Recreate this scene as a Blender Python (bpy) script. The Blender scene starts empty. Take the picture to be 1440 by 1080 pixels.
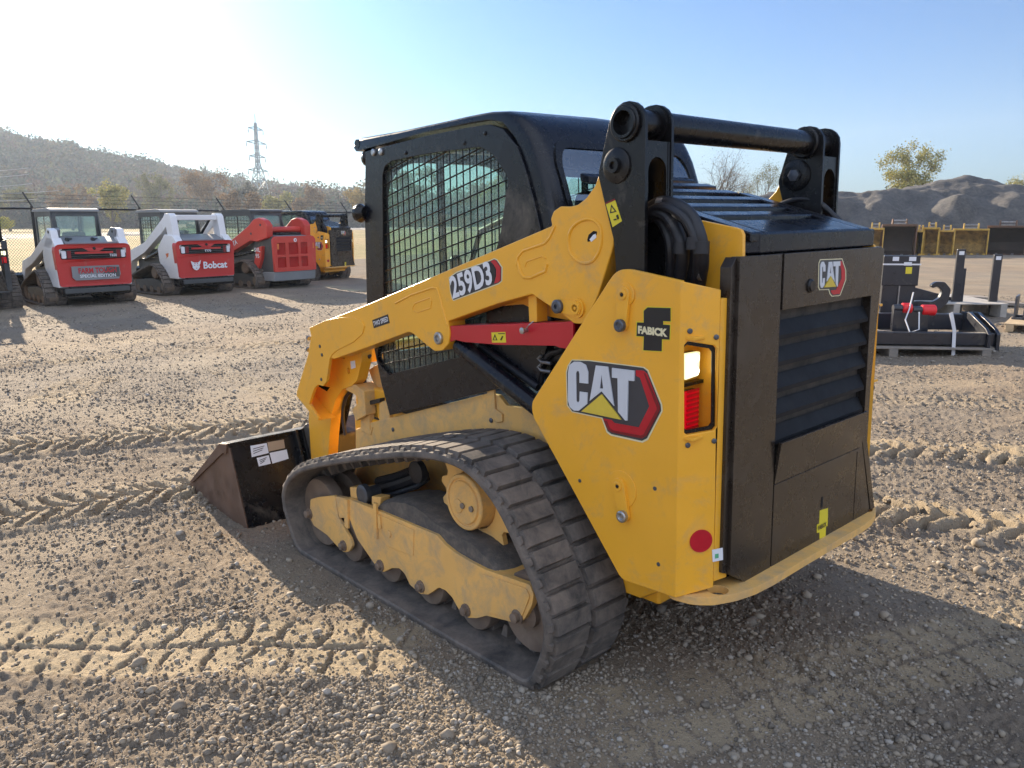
import bpy, bmesh, math, random
import numpy as np
from math import radians, sin, cos, pi, sqrt, atan2, hypot
from mathutils import Vector, Matrix, geometry
random.seed(7)
scene = bpy.context.scene
COL = scene.collection

# ---------------------------------------------------------------- camera / frames
FOC = 1111.32            # focal length in pixels of the 1440 wide photograph
R_C2M = Matrix(((-0.67098441, 0.12454752, -0.73093627),
                (-0.74106736, -0.14518999, 0.65554491),
                (-0.02447814, 0.98153338, 0.18971831)))       # camera axes in the loader's frame
CAM_M = Vector((-1.83686722, 2.5459368, 1.54651375))
RW = Matrix(((0.99956870, -0.00018880, 0.02936642),
             (0.0, 0.99997933, 0.00642899),
             (-0.02936703, -0.00642622, 0.99954805)))           # the loader stands on slightly falling ground
CAM_W = RW @ CAM_M
RC_W = RW @ R_C2M


def mray(px, py):
    return R_C2M @ Vector(((px - 720) / FOC, -(py - 540) / FOC, -1.0))


def onY(px, py, y):      # measured point of the photo on the loader's plane y = const -> (x, z)
    r = mray(px, py); t = (y - CAM_M.y) / r.y
    p = CAM_M + t * r
    return (p.x, p.z)


def onX(px, py, x):      # -> (y, z)
    r = mray(px, py); t = (x - CAM_M.x) / r.x
    p = CAM_M + t * r
    return (p.y, p.z)


def at(px, py, depth):   # a point of the place, in world metres
    return CAM_W + depth * (RC_W @ Vector(((px - 720) / FOC, -(py - 540) / FOC, -1.0)))


def polyY(pts, y, off=(0, 0), s=1.0):
    return [onY(off[0] + a / s, off[1] + b / s, y) for a, b in pts]


def polyX(pts, x, off=(0, 0), s=1.0):
    return [onX(off[0] + a / s, off[1] + b / s, x) for a, b in pts]


# ---------------------------------------------------------------- materials
def new_mat(name):
    m = bpy.data.materials.new(name); m.use_nodes = True
    nt = m.node_tree
    for n in list(nt.nodes):
        nt.nodes.remove(n)
    out = nt.nodes.new('ShaderNodeOutputMaterial')
    b = nt.nodes.new('ShaderNodeBsdfPrincipled')
    nt.links.new(b.outputs[0], out.inputs[0])
    return m, nt, b


def N(nt, t, **kw):
    n = nt.nodes.new(t)
    for k, v in kw.items():
        if k in n.inputs.keys() if isinstance(k, str) else False:
            n.inputs[k].default_value = v
        else:
            setattr(n, k, v)
    return n


def noise(nt, scale, detail=6, rough=0.6, coord=None, dist=0.0):
    n = nt.nodes.new('ShaderNodeTexNoise')
    n.inputs['Scale'].default_value = scale; n.inputs['Detail'].default_value = detail
    n.inputs['Roughness'].default_value = rough; n.inputs['Distortion'].default_value = dist
    if coord is not None:
        nt.links.new(coord, n.inputs['Vector'])
    return n.outputs['Fac']


def ramp(nt, fac, stops):
    r = nt.nodes.new('ShaderNodeValToRGB')
    e = r.color_ramp.elements
    while len(e) < len(stops):
        e.new(0.5)
    for el, (p, c) in zip(e, stops):
        el.position = p
        el.color = (c[0], c[1], c[2], 1) if not isinstance(c, (int, float)) else (c, c, c, 1)
    nt.links.new(fac, r.inputs[0])
    return r.outputs[0]


def mixc(nt, fac, a, b):
    m = nt.nodes.new('ShaderNodeMix'); m.data_type = 'RGBA'
    for i, v in ((0, fac), (6, a), (7, b)):
        if isinstance(v, (int, float)):
            m.inputs[i].default_value = v
        elif isinstance(v, tuple):
            m.inputs[i].default_value = (v[0], v[1], v[2], 1)
        else:
            nt.links.new(v, m.inputs[i])
    return m.outputs[2]


def mat(name, base, rough=0.5, metal=0.0, dirt=None, dirt_amt=0.3, dirt_scale=6.0, var=0.12, vscale=3.0,
        bump=0.0, bscale=60.0, coat=0.0, spec=0.5, scratch=0.0):
    m, nt, b = new_mat(name)
    tc = nt.nodes.new('ShaderNodeTexCoord').outputs['Object']
    v = noise(nt, vscale, 5, 0.6, tc)
    lo = tuple(max(0, c * (1 - var)) for c in base); hi = tuple(min(1, c * (1 + var)) for c in base)
    colr = ramp(nt, v, [(0.3, lo), (0.7, hi)])
    rr = ramp(nt, noise(nt, vscale * 4, 6, 0.7, tc), [(0.3, max(0.03, rough - 0.08)), (0.75, min(1, rough + 0.12))])
    if dirt:
        dm = ramp(nt, noise(nt, dirt_scale, 10, 0.72, tc, 0.4), [(0.62 - dirt_amt * 0.5, 0.0), (0.80 - dirt_amt * 0.25, 1.0)])
        k = nt.nodes.new('ShaderNodeMath'); k.operation = 'MULTIPLY'; k.inputs[1].default_value = min(1, 0.35 + dirt_amt)
        nt.links.new(dm, k.inputs[0])
        colr = mixc(nt, k.outputs[0], colr, dirt)
        rr = mixc(nt, k.outputs[0], rr, (0.9, 0.9, 0.9))
    if scratch:
        mp = nt.nodes.new('ShaderNodeMapping'); mp.inputs['Scale'].default_value = (3, 3, 22)
        mp.inputs['Rotation'].default_value = (0.5, 0.4, 0.3)
        nt.links.new(tc, mp.inputs[0])
        sc = ramp(nt, noise(nt, 7, 8, 0.75, mp.outputs[0]), [(0.66, 0.0), (0.72, scratch)])
        colr = mixc(nt, sc, colr, tuple(min(1, c * 2.5 + 0.06) for c in base))
    nt.links.new(colr, b.inputs['Base Color'])
    nt.links.new(rr, b.inputs['Roughness'])
    b.inputs['Metallic'].default_value = metal
    b.inputs['Specular IOR Level'].default_value = spec
    b.inputs['Coat Weight'].default_value = coat
    b.inputs['Coat Roughness'].default_value = 0.12
    if bump:
        bp = nt.nodes.new('ShaderNodeBump'); bp.inputs['Strength'].default_value = bump; bp.inputs['Distance'].default_value = 0.004
        nt.links.new(noise(nt, bscale, 8, 0.65, tc), bp.inputs['Height'])
        nt.links.new(bp.outputs[0], b.inputs['Normal'])
    return m


def emis(name, colr, strength, base=(0.8, 0.8, 0.8)):
    m, nt, b = new_mat(name)
    b.inputs['Base Color'].default_value = (*base, 1)
    b.inputs['Emission Color'].default_value = (*colr, 1)
    b.inputs['Emission Strength'].default_value = strength
    b.inputs['Roughness'].default_value = 0.2
    return m


def glass(name, tint=(0.75, 0.9, 0.85), alpha=0.35, dust=0.1, refl=0.0):
    m, nt, b = new_mat(name)
    out = nt.nodes['Material Output']
    tr = nt.nodes.new('ShaderNodeBsdfTransparent'); tr.inputs[0].default_value = (*tint, 1)
    gl = nt.nodes.new('ShaderNodeBsdfGlossy'); gl.inputs['Roughness'].default_value = 0.03
    gl.inputs[0].default_value = (0.9, 0.95, 1, 1)
    df = nt.nodes.new('ShaderNodeBsdfDiffuse'); df.inputs[0].default_value = (0.5, 0.55, 0.52, 1)
    fr = nt.nodes.new('ShaderNodeFresnel')
    ge = nt.nodes.new('ShaderNodeNewGeometry'); mi = nt.nodes.new('ShaderNodeMath'); mi.operation = 'MULTIPLY_ADD'
    nt.links.new(ge.outputs['Backfacing'], mi.inputs[0]); mi.inputs[1].default_value = 1 / 1.5 - 1.5; mi.inputs[2].default_value = 1.5
    nt.links.new(mi.outputs[0], fr.inputs[0])        # a thin pane reflects the same from both of its faces
    m1 = nt.nodes.new('ShaderNodeMixShader'); m2 = nt.nodes.new('ShaderNodeMixShader')
    m1.inputs[0].default_value = dust
    nt.links.new(tr.outputs[0], m1.inputs[1]); nt.links.new(df.outputs[0], m1.inputs[2])
    ad = nt.nodes.new('ShaderNodeMath'); ad.operation = 'ADD'; ad.use_clamp = True; ad.inputs[1].default_value = refl; nt.links.new(fr.outputs[0], ad.inputs[0])
    nt.links.new(ad.outputs[0], m2.inputs[0]); nt.links.new(m1.outputs[0], m2.inputs[1]); nt.links.new(gl.outputs[0], m2.inputs[2])
    nt.links.new(m2.outputs[0], out.inputs[0])
    return m


DUST = (0.30, 0.26, 0.20)
M = {}
M['yellow'] = mat('yellow_paint', (0.85, 0.415, 0.028), 0.38, 0, DUST, 0.16, 6, 0.06, 2.5, bump=0.06, bscale=120, coat=0.12, scratch=0.30)
M['yellow_dusty'] = mat('dusty_yellow_paint', (0.78, 0.45, 0.13), 0.55, 0, DUST, 0.34, 8, 0.08, 3, bump=0.1, scratch=0.3)
M['black'] = mat('black_paint', (0.0065, 0.0065, 0.0075), 0.28, 0, DUST, 0.03, 4, 0.2, 3, coat=0.1, spec=.35, scratch=.08)
M['black_dusty'] = mat('dusty_black_paint', (0.022, 0.021, 0.021), 0.42, 0, DUST, 0.16, 5, 0.2, 3, scratch=0.25)
M['door_black'] = mat('rear_door_paint', (0.024, 0.018, 0.014), 0.27, 0, (0.13, 0.105, 0.08), 0.10, 3.5, 0.25, 2.5, coat=0.15, scratch=0.5)
M['cab_black'] = mat('cab_paint', (0.006, 0.007, 0.011), 0.27, 0, DUST, 0.05, 4, 0.15, 3, coat=0.08, spec=.38)
M['rubber'] = mat('track_rubber', (0.042, 0.040, 0.039), 0.72, 0, (0.20, 0.165, 0.135), 0.58, 9, 0.25, 6, bump=0.5, bscale=45)
M['hose'] = mat('hose_rubber', (0.012, 0.013, 0.017), 0.45, 0, DUST, 0.05, 12, 0.2, 8, bump=0.2, bscale=200)
M['steel'] = mat('worn_steel', (0.30, 0.29, 0.28), 0.38, 0.8, (0.16, 0.11, 0.08), 0.3, 14, 0.15, 10)
M['zinc'] = mat('plated_bolt_steel', (0.42, 0.43, 0.44), 0.32, 0.9, None, 0, 1, 0.1, 20)
M['dark_steel'] = mat('dark_pin_steel', (0.10, 0.11, 0.13), 0.4, 0.6, DUST, 0.1, 30, 0.2, 20)
M['rust'] = mat('rusty_brown_steel', (0.13, 0.075, 0.048), 0.55, 0.25, (0.22, 0.15, 0.11), 0.4, 10, 0.3, 6, bump=0.3)
M['roller'] = mat('roller_steel', (0.20, 0.15, 0.115), 0.55, 0.35, (0.30, 0.24, 0.18), 0.35, 14, 0.2, 10, bump=0.2)
M['red'] = mat('red_brace_paint', (0.50, 0.012, 0.022), 0.35, 0, DUST, 0.04, 5, 0.08, 3, coat=0.15)
M['dirt'] = mat('packed_dirt', (0.155, 0.13, 0.105), 0.95, 0, (0.07, 0.068, 0.065), 0.6, 22, 0.35, 30, bump=1.0, bscale=70)
M['white_dec'] = mat('white_decal', (0.72, 0.74, 0.78), 0.35, 0, None, 0, 1, 0.03, 20)
M['silver_dec'] = mat('silver_decal', (0.60, 0.64, 0.70), 0.35, 0.15, None, 0, 1, 0.05, 8)
M['black_dec'] = mat('black_decal', (0.012, 0.012, 0.014), 0.4, 0, None, 0, 1, 0.1, 20)
M['grey_dec'] = mat('charcoal_decal', (0.045, 0.045, 0.052), 0.4, 0, None, 0, 1, 0.1, 20)
M['red_dec'] = mat('red_decal', (0.48, 0.008, 0.02), 0.35, 0, None, 0, 1, 0.12, 20)
M['dkred_dec'] = mat('dark_red_decal', (0.20, 0.006, 0.012), 0.35, 0, None, 0, 1, 0.12, 20)
M['cream_dec'] = mat('cream_decal', (0.72, 0.66, 0.42), 0.4, 0, None, 0, 1, 0.03, 20)
M['yel_dec'] = mat('bright_yellow_decal', (0.72, 0.60, 0.03), 0.4, 0, None, 0, 1, 0.04, 20)
M['gold_dec'] = mat('gold_decal', (0.66, 0.50, 0.06), 0.35, 0.1, None, 0, 1, 0.1, 10)
M['green_dec'] = mat('green_decal', (0.1, 0.4, 0.2), 0.4)
M['paper_tan'] = mat('tan_paper', (0.38, 0.28, 0.18), 0.7)
M['glass'] = glass('tinted_cab_glass', (0.84, 0.95, 0.92), dust=0.11)
M['rear_glass'] = glass('rear_window_glass', (0.70, 0.86, 0.88), dust=0.03, refl=.22)
M['seat'] = mat('seat_vinyl', (0.03, 0.03, 0.032), 0.6, 0, None, 0, 1, 0.2, 8)
M['lamp_white'] = emis('lit_lamp_lens', (1.0, 0.98, 0.45), 0.34)
M['lamp_red'] = emis('lit_red_lens', (0.9, 0.0, 0.01), 0.12, (0.45, 0.0, 0.01))
M['lamp_led'] = emis('led_core', (1.0, 1.0, .70), 1.3)
M['lens_red'] = mat('red_lens_rib', (.5, .01, .015), .15, 0, None, 0, 1, .05, 5)
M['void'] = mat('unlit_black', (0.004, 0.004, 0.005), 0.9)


# ---------------------------------------------------------------- mesh building
class MB:
    def __init__(s):
        s.v = []; s.f = []; s.mi = []; s.mats = []; s.cur = 0

    def use(s, m):
        if m not in s.mats:
            s.mats.append(m)
        s.cur = s.mats.index(m); return s

    def add(s, vs, fs):
        o = len(s.v); s.v += [tuple(v) for v in vs]
        for f in fs:
            s.f.append(tuple(o + i for i in f)); s.mi.append(s.cur)
        return s

    def box(s, x0, x1, y0, y1, z0, z1, mtx=None):
        if x0 > x1: x0, x1 = x1, x0
        if y0 > y1: y0, y1 = y1, y0
        if z0 > z1: z0, z1 = z1, z0
        vs = [Vector(p) for p in ((x0, y0, z0), (x1, y0, z0), (x1, y1, z0), (x0, y1, z0), (x0, y0, z1), (x1, y0, z1), (x1, y1, z1), (x0, y1, z1))]
        if mtx: vs = [mtx @ v for v in vs]
        return s.add(vs, [(0, 3, 2, 1), (4, 5, 6, 7), (0, 1, 5, 4), (1, 2, 6, 5), (2, 3, 7, 6), (3, 0, 4, 7)])

    def prism(s, pts, a, b, ax='y', holes=(), mp=None):
        """outline pts swept from a to b along axis ax ('y': pts are x,z; 'x': y,z; 'z': x,y)"""
        def P(p, t):
            if mp: return mp(p, t)
            return {'y': (p[0], t, p[1]), 'x': (t, p[0], p[1]), 'z': (p[0], p[1], t)}[ax]
        loops = [list(pts)] + [list(h) for h in holes]
        flat = [p for l in loops for p in l]
        tris = geometry.tessellate_polygon([[Vector((p[0], p[1], 0)) for p in l] for l in loops])
        n = len(flat)
        vs = [P(p, a) for p in flat] + [P(p, b) for p in flat]
        fs = []
        if not holes:
            fs.append(tuple(range(n - 1, -1, -1))); fs.append(tuple(range(n, 2 * n)))
        else:
            for t in tris:
                fs.append(tuple(t)); fs.append(tuple(n + i for i in reversed(t)))
        o = 0
        for l in loops:
            m = len(l)
            for i in range(m):
                j = (i + 1) % m
                fs.append((o + i, o + j, n + o + j, n + o + i))
            o += m
        return s.add(vs, fs)

    def cyl(s, p0, p1, r, n=20, r1=None, cap=True):
        p0 = Vector(p0); p1 = Vector(p1); r1 = r if r1 is None else r1
        d = (p1 - p0).normalized()
        u = d.cross(Vector((0, 0, 1)) if abs(d.z) < 0.9 else Vector((1, 0, 0))).normalized(); w = d.cross(u)
        vs = []
        for p, rr in ((p0, r), (p1, r1)):
            for i in range(n):
                a = 2 * pi * i / n
                vs.append(p + rr * (cos(a) * u + sin(a) * w))
        fs = [(i, (i + 1) % n, n + (i + 1) % n, n + i) for i in range(n)]
        if cap:
            fs += [tuple(range(n - 1, -1, -1)), tuple(range(n, 2 * n))]
        return s.add(vs, fs)

    def lathe(s, c, axis, prof, n=28):
        """prof: (distance along axis, radius)"""
        c = Vector(c); d = Vector(axis).normalized()
        u = d.cross(Vector((0, 0, 1)) if abs(d.z) < 0.9 else Vector((1, 0, 0))).normalized(); w = d.cross(u)
        vs = []
        for t, r in prof:
            for i in range(n):
                a = 2 * pi * i / n
                vs.append(c + d * t + max(r, 1e-4) * (cos(a) * u + sin(a) * w))
        fs = []
        for k in range(len(prof) - 1):
            for i in range(n):
                j = (i + 1) % n
                fs.append((k * n + i, k * n + j, (k + 1) * n + j, (k + 1) * n + i))
        fs += [tuple(range(n - 1, -1, -1)), tuple((len(prof) - 1) * n + i for i in range(n))]
        return s.add(vs, fs)

    def tube(s, path, r, n=8, closed=False):
        P = [Vector(p) for p in path]; rings = []
        up = None
        for i, p in enumerate(P):
            a = P[(i - 1) % len(P)] if closed or i else P[0]
            b = P[(i + 1) % len(P)] if closed or i < len(P) - 1 else P[-1]
            d = (b - a).normalized()
            if up is None:
                up = d.cross(Vector((0, 0, 1)) if abs(d.z) < 0.9 else Vector((1, 0, 0))).normalized()
            up = (up - d * up.dot(d)).normalized(); w = d.cross(up)
            rr = r[i] if isinstance(r, (list, tuple)) else r
            rings.append([p + rr * (cos(2 * pi * k / n) * up + sin(2 * pi * k / n) * w) for k in range(n)])
        vs = [v for rg in rings for v in rg]; fs = []
        m = len(P)
        for i in range(m if closed else m - 1):
            j = (i + 1) % m
            for k in range(n):
                l = (k + 1) % n
                fs.append((i * n + k, i * n + l, j * n + l, j * n + k))
        if not closed:
            fs += [tuple(range(n - 1, -1, -1)), tuple((m - 1) * n + k for k in range(n))]
        return s.add(vs, fs)

    def build(s, name, m=None, parent=None, bevel=0.0, smooth=30, label=None, flip=None, seg=2, at=None):
        me = bpy.data.meshes.new(name)
        me.from_pydata(s.v, [], s.f)
        mats = s.mats if s.mats else [m]
        for x in mats:
            me.materials.append(M[x] if isinstance(x, str) else x)
        if len(mats) > 1:
            me.polygons.foreach_set('material_index', s.mi)
        bm = bmesh.new(); bm.from_mesh(me)
        bmesh.ops.recalc_face_normals(bm, faces=bm.faces)
        if flip:
            bmesh.ops.transform(bm, matrix=flip, verts=bm.verts); bmesh.ops.reverse_faces(bm, faces=bm.faces)
        bm.to_mesh(me); bm.free()
        o = bpy.data.objects.new(name, me); COL.objects.link(o)
        if parent: o.parent = parent
        if label: o['label'] = label
        if smooth:
            me.shade_smooth() if hasattr(me, 'shade_smooth') else None
            me.set_sharp_from_angle(angle=radians(smooth))
        if bevel:
            b = o.modifiers.new('edge', 'BEVEL'); b.width = bevel; b.segments = seg; b.limit_method = 'ANGLE'; b.angle_limit = radians(35)
            b.harden_normals = True
        return o


MIRY = Matrix.Diagonal((1, -1, 1, 1))


def thing(name, label, cat, loc=(0, 0, 0), rotz=0, group=None):
    o = bpy.data.objects.new(name, None); COL.objects.link(o)
    o.empty_display_size = 0.2
    o.location = loc; o.rotation_euler = (0, 0, rotz); o['label'] = label; o['category'] = cat
    if group: o['group'] = group
    return o


def tag(o, label, cat, group=None):
    o['label'] = label; o['category'] = cat
    if group: o['group'] = group
    return o


def rounded(pts, r, n=5):
    """round every corner of an outline; r a number or one per corner"""
    out = []; m = len(pts)
    for i in range(m):
        p = Vector(pts[i]); a = Vector(pts[i - 1]); b = Vector(pts[(i + 1) % m])
        rr = r[i] if isinstance(r, (list, tuple)) else r
        da = (a - p); db = (b - p)
        t = min(rr, da.length * 0.48, db.length * 0.48)
        if t < 1e-5: out.append(tuple(p)); continue
        A = p + da.normalized() * t; B = p + db.normalized() * t
        for k in range(n + 1):
            u = k / n
            q = (1 - u) ** 2 * A + 2 * u * (1 - u) * p + u * u * B
            out.append(tuple(q))
    return out


def circ(cx, cy, r, n=24):
    return [(cx + r * cos(2 * pi * i / n), cy + r * sin(2 * pi * i / n)) for i in range(n)]


def text_mesh(name, txt, origin, xdir, ydir, height, m, parent, cond=1.0, bold=0.0, depth=0.0015, shear=0.0, width=None):
    """flat lettering: origin = lower left, height of a capital in metres"""
    cu = bpy.data.curves.new(name, 'FONT'); cu.body = txt; cu.size = 1.0; cu.offset = bold; cu.shear = shear
    cu.extrude = 0.0; cu.resolution_u = 3
    tmp = bpy.data.objects.new(name, cu); COL.objects.link(tmp)
    dg = bpy.context.evaluated_depsgraph_get(); dg.update()
    me = bpy.data.meshes.new_from_object(tmp.evaluated_get(dg))
    bpy.data.objects.remove(tmp, do_unlink=True)
    me.name = name
    xs = [v.co.x for v in me.vertices]
    ys = [v.co.y for v in me.vertices]
    x0, x1 = min(xs), max(xs); y0, y1 = min(ys), max(ys)
    capy = 0.69
    sy = height / capy
    sx = sy * cond if width is None else width / (x1 - x0)
    X = Vector(xdir).normalized(); Y = Vector(ydir).normalized(); Z = X.cross(Y)
    o0 = Vector(origin)
    for v in me.vertices:
        v.co = o0 + X * ((v.co.x - x0) * sx) + Y * (v.co.y * sy) + Z * depth
    me.materials.clear(); me.materials.append(M[m] if isinstance(m, str) else m)
    o = bpy.data.objects.new(name, me); COL.objects.link(o)
    if parent: o.parent = parent
    return o
# ---------------------------------------------------------------- tracks
def resample(pts, step=None, n=None):
    P = [Vector(p) for p in pts]; L = [0]
    for i in range(len(P)):
        L.append(L[-1] + (P[(i + 1) % len(P)] - P[i]).length)
    tot = L[-1]; n = n or int(round(tot / step)); out = []
    k = 0
    for i in range(n):
        s = tot * i / n
        while L[k + 1] < s: k += 1
        t = (s - L[k]) / max(1e-9, L[k + 1] - L[k])
        out.append(P[k].lerp(P[(k + 1) % len(P)], t))
    return out, tot


def smooth_loop(pts, it=3):
    P = [Vector(p) for p in pts]
    for _ in range(it):
        Q = []
        for i in range(len(P)):
            a, b = P[i], P[(i + 1) % len(P)]
            Q += [a.lerp(b, 0.25), a.lerp(b, 0.75)]
        P = Q
    return P


def offset_loop(P, d):
    out = []
    for i in range(len(P)):
        t = (P[(i + 1) % len(P)] - P[i - 1]).normalized()
        out.append(P[i] + Vector((-t.y, t.x)) * d)   # to the left of travel
    return out


def make_track(parent, outline, y0, y1, npad=52, pad_h=0.021, belt=0.028, lugs=True, name='rubber_track', matname='rubber', fine=True):
    """outline: outer face of the lugs, in x,z, counter-clockwise seen from +y ... any order works"""
    P = smooth_loop(outline, 3)
    area = sum(P[i].x * P[(i + 1) % len(P)].y - P[(i + 1) % len(P)].x * P[i].y for i in range(len(P)))
    if area < 0: P.reverse()
    P, tot = resample(P, n=npad * 4)
    base = offset_loop(P, pad_h)           # left of a ccw loop is inward
    inner = offset_loop(base, belt)
    b = MB()
    # belt: a ring with slightly rounded edges
    ring = [(y1 - 0.004, 0.0), (y1, 0.35), (y1, 0.75), (y1 - 0.006, 1.0), (y0 + 0.006, 1.0), (y0, 0.75), (y0, 0.35), (y0 + 0.004, 0.0)]
    n = len(P); vs = []
    for i in range(n):
        for (y, t) in ring:
            q = base[i].lerp(inner[i], t); vs.append((q.x, y, q.y))
    m = len(ring); fs = []
    for i in range(n):
        j = (i + 1) % n
        for k in range(m):
            l = (k + 1) % m
            fs.append((i * m + k, i * m + l, j * m + l, j * m + k))
    b.add(vs, fs)
    w = y1 - y0
    def block(i0, i1, ya, yb, h, inset=0.006, src=base, sgn=-1, ch=0.010):
        # block standing on the belt between path samples i0..i1 (floats)
        def pt(s):
            a = int(math.floor(s)); t = s - a
            return src[a % n].lerp(src[(a + 1) % n], t)
        def nr(s):
            a = int(math.floor(s))
            t = (src[(a + 2) % n] - src[(a - 1) % n]).normalized()
            return Vector((-t.y, t.x)) * sgn
        vs = []
        di = ch / (tot / n)
        js = [random.uniform(-0.003, 0.003) for _ in range(4)]
        for (s, y, hh) in ((i0, ya, -0.004), (i1, ya, -0.004), (i1, yb, -0.004), (i0, yb, -0.004),
                           (i0 + di * .5, ya + inset + js[0], h), (i1 - di * .5, ya + inset + js[1], h), (i1 - di * .5, yb - inset + js[2], h), (i0 + di * .5, yb - inset + js[3], h)):
            q = pt(s) + nr(s) * hh; vs.append((q.x, y, q.y))
        b.add(vs, [(0, 3, 2, 1), (4, 5, 6, 7), (0, 1, 5, 4), (1, 2, 6, 5), (2, 3, 7, 6), (3, 0, 4, 7)])
    for k in range(npad):
        s = k * 4
        # outer column and inner column, offset half a pitch, each with a low heel
        block(s + 0.20, s + 3.72, y0 + w * 0.518, y1 - 0.020, pad_h)
        block(s + 2.10, s + 5.62, y0 + 0.020, y0 + w * 0.480, pad_h)
        if fine:
            block(s + 0.9, s + 2.7, y1 - 0.024, y1 - 0.002, pad_h * 0.55)
            block(s + 2.9, s + 4.7, y0 + 0.002, y0 + 0.024, pad_h * 0.55)
            block(s + 0.6, s + 2.0, y0 + w * 0.475, y0 + w * 0.525, pad_h * 0.4)
    if lugs:
        for k in range(npad):
            s = k * 4
            yy = y0 + w * 0.5
            block(s + 0.9, s + 2.7, yy - 0.045, yy + 0.045, 0.042, 0.012, inner, 1, 0.016)
    return b.build(name, matname, parent, bevel=0.003 if fine else 0, smooth=25, seg=1)
# ---------------------------------------------------------------- the compact track loader
L = thing('compact_track_loader', 'large yellow and black track loader in the foreground, bucket resting on the gravel', 'track loader')
L.matrix_world = RW.to_4x4()


def sh(pts, off, s):
    return [(off[0] + a / s, off[1] + b / s) for a, b in pts]


C6 = ((380, 580), 2.7)
# tracks ------------------------------------------------------------------------------------------------
belt_px = [(1000, 1030), (900, 1016), (700, 886), (500, 755), (300, 625), (150, 545), (90, 494), (48, 400), (32, 330), (38, 265), (65, 218),
           (110, 188), (200, 165), (300, 148), (400, 136), (500, 126), (600, 130), (690, 152), (755, 190), (810, 245), (862, 310), (912, 400),
           (962, 510), (1012, 620), (1050, 730), (1070, 810), (1075, 880), (1058, 960)]
belt = polyY(belt_px, 0.8775, *C6)
belt = [(x, z if z > 0.05 else -0.026) for x, z in belt]
random.seed(3)
trk = make_track(L, belt, 0.4775, 0.8775, npad=60)
trk2 = bpy.data.objects.new('rubber_track', trk.data); COL.objects.link(trk2); trk2.parent = L
trk2.location = (0, -0.4775 - 0.8775, 0)
mb_ = trk2.modifiers.new('edge', 'BEVEL'); mb_.width = 0.003; mb_.segments = 1; mb_.limit_method = 'ANGLE'; mb_.angle_limit = radians(35)

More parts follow.
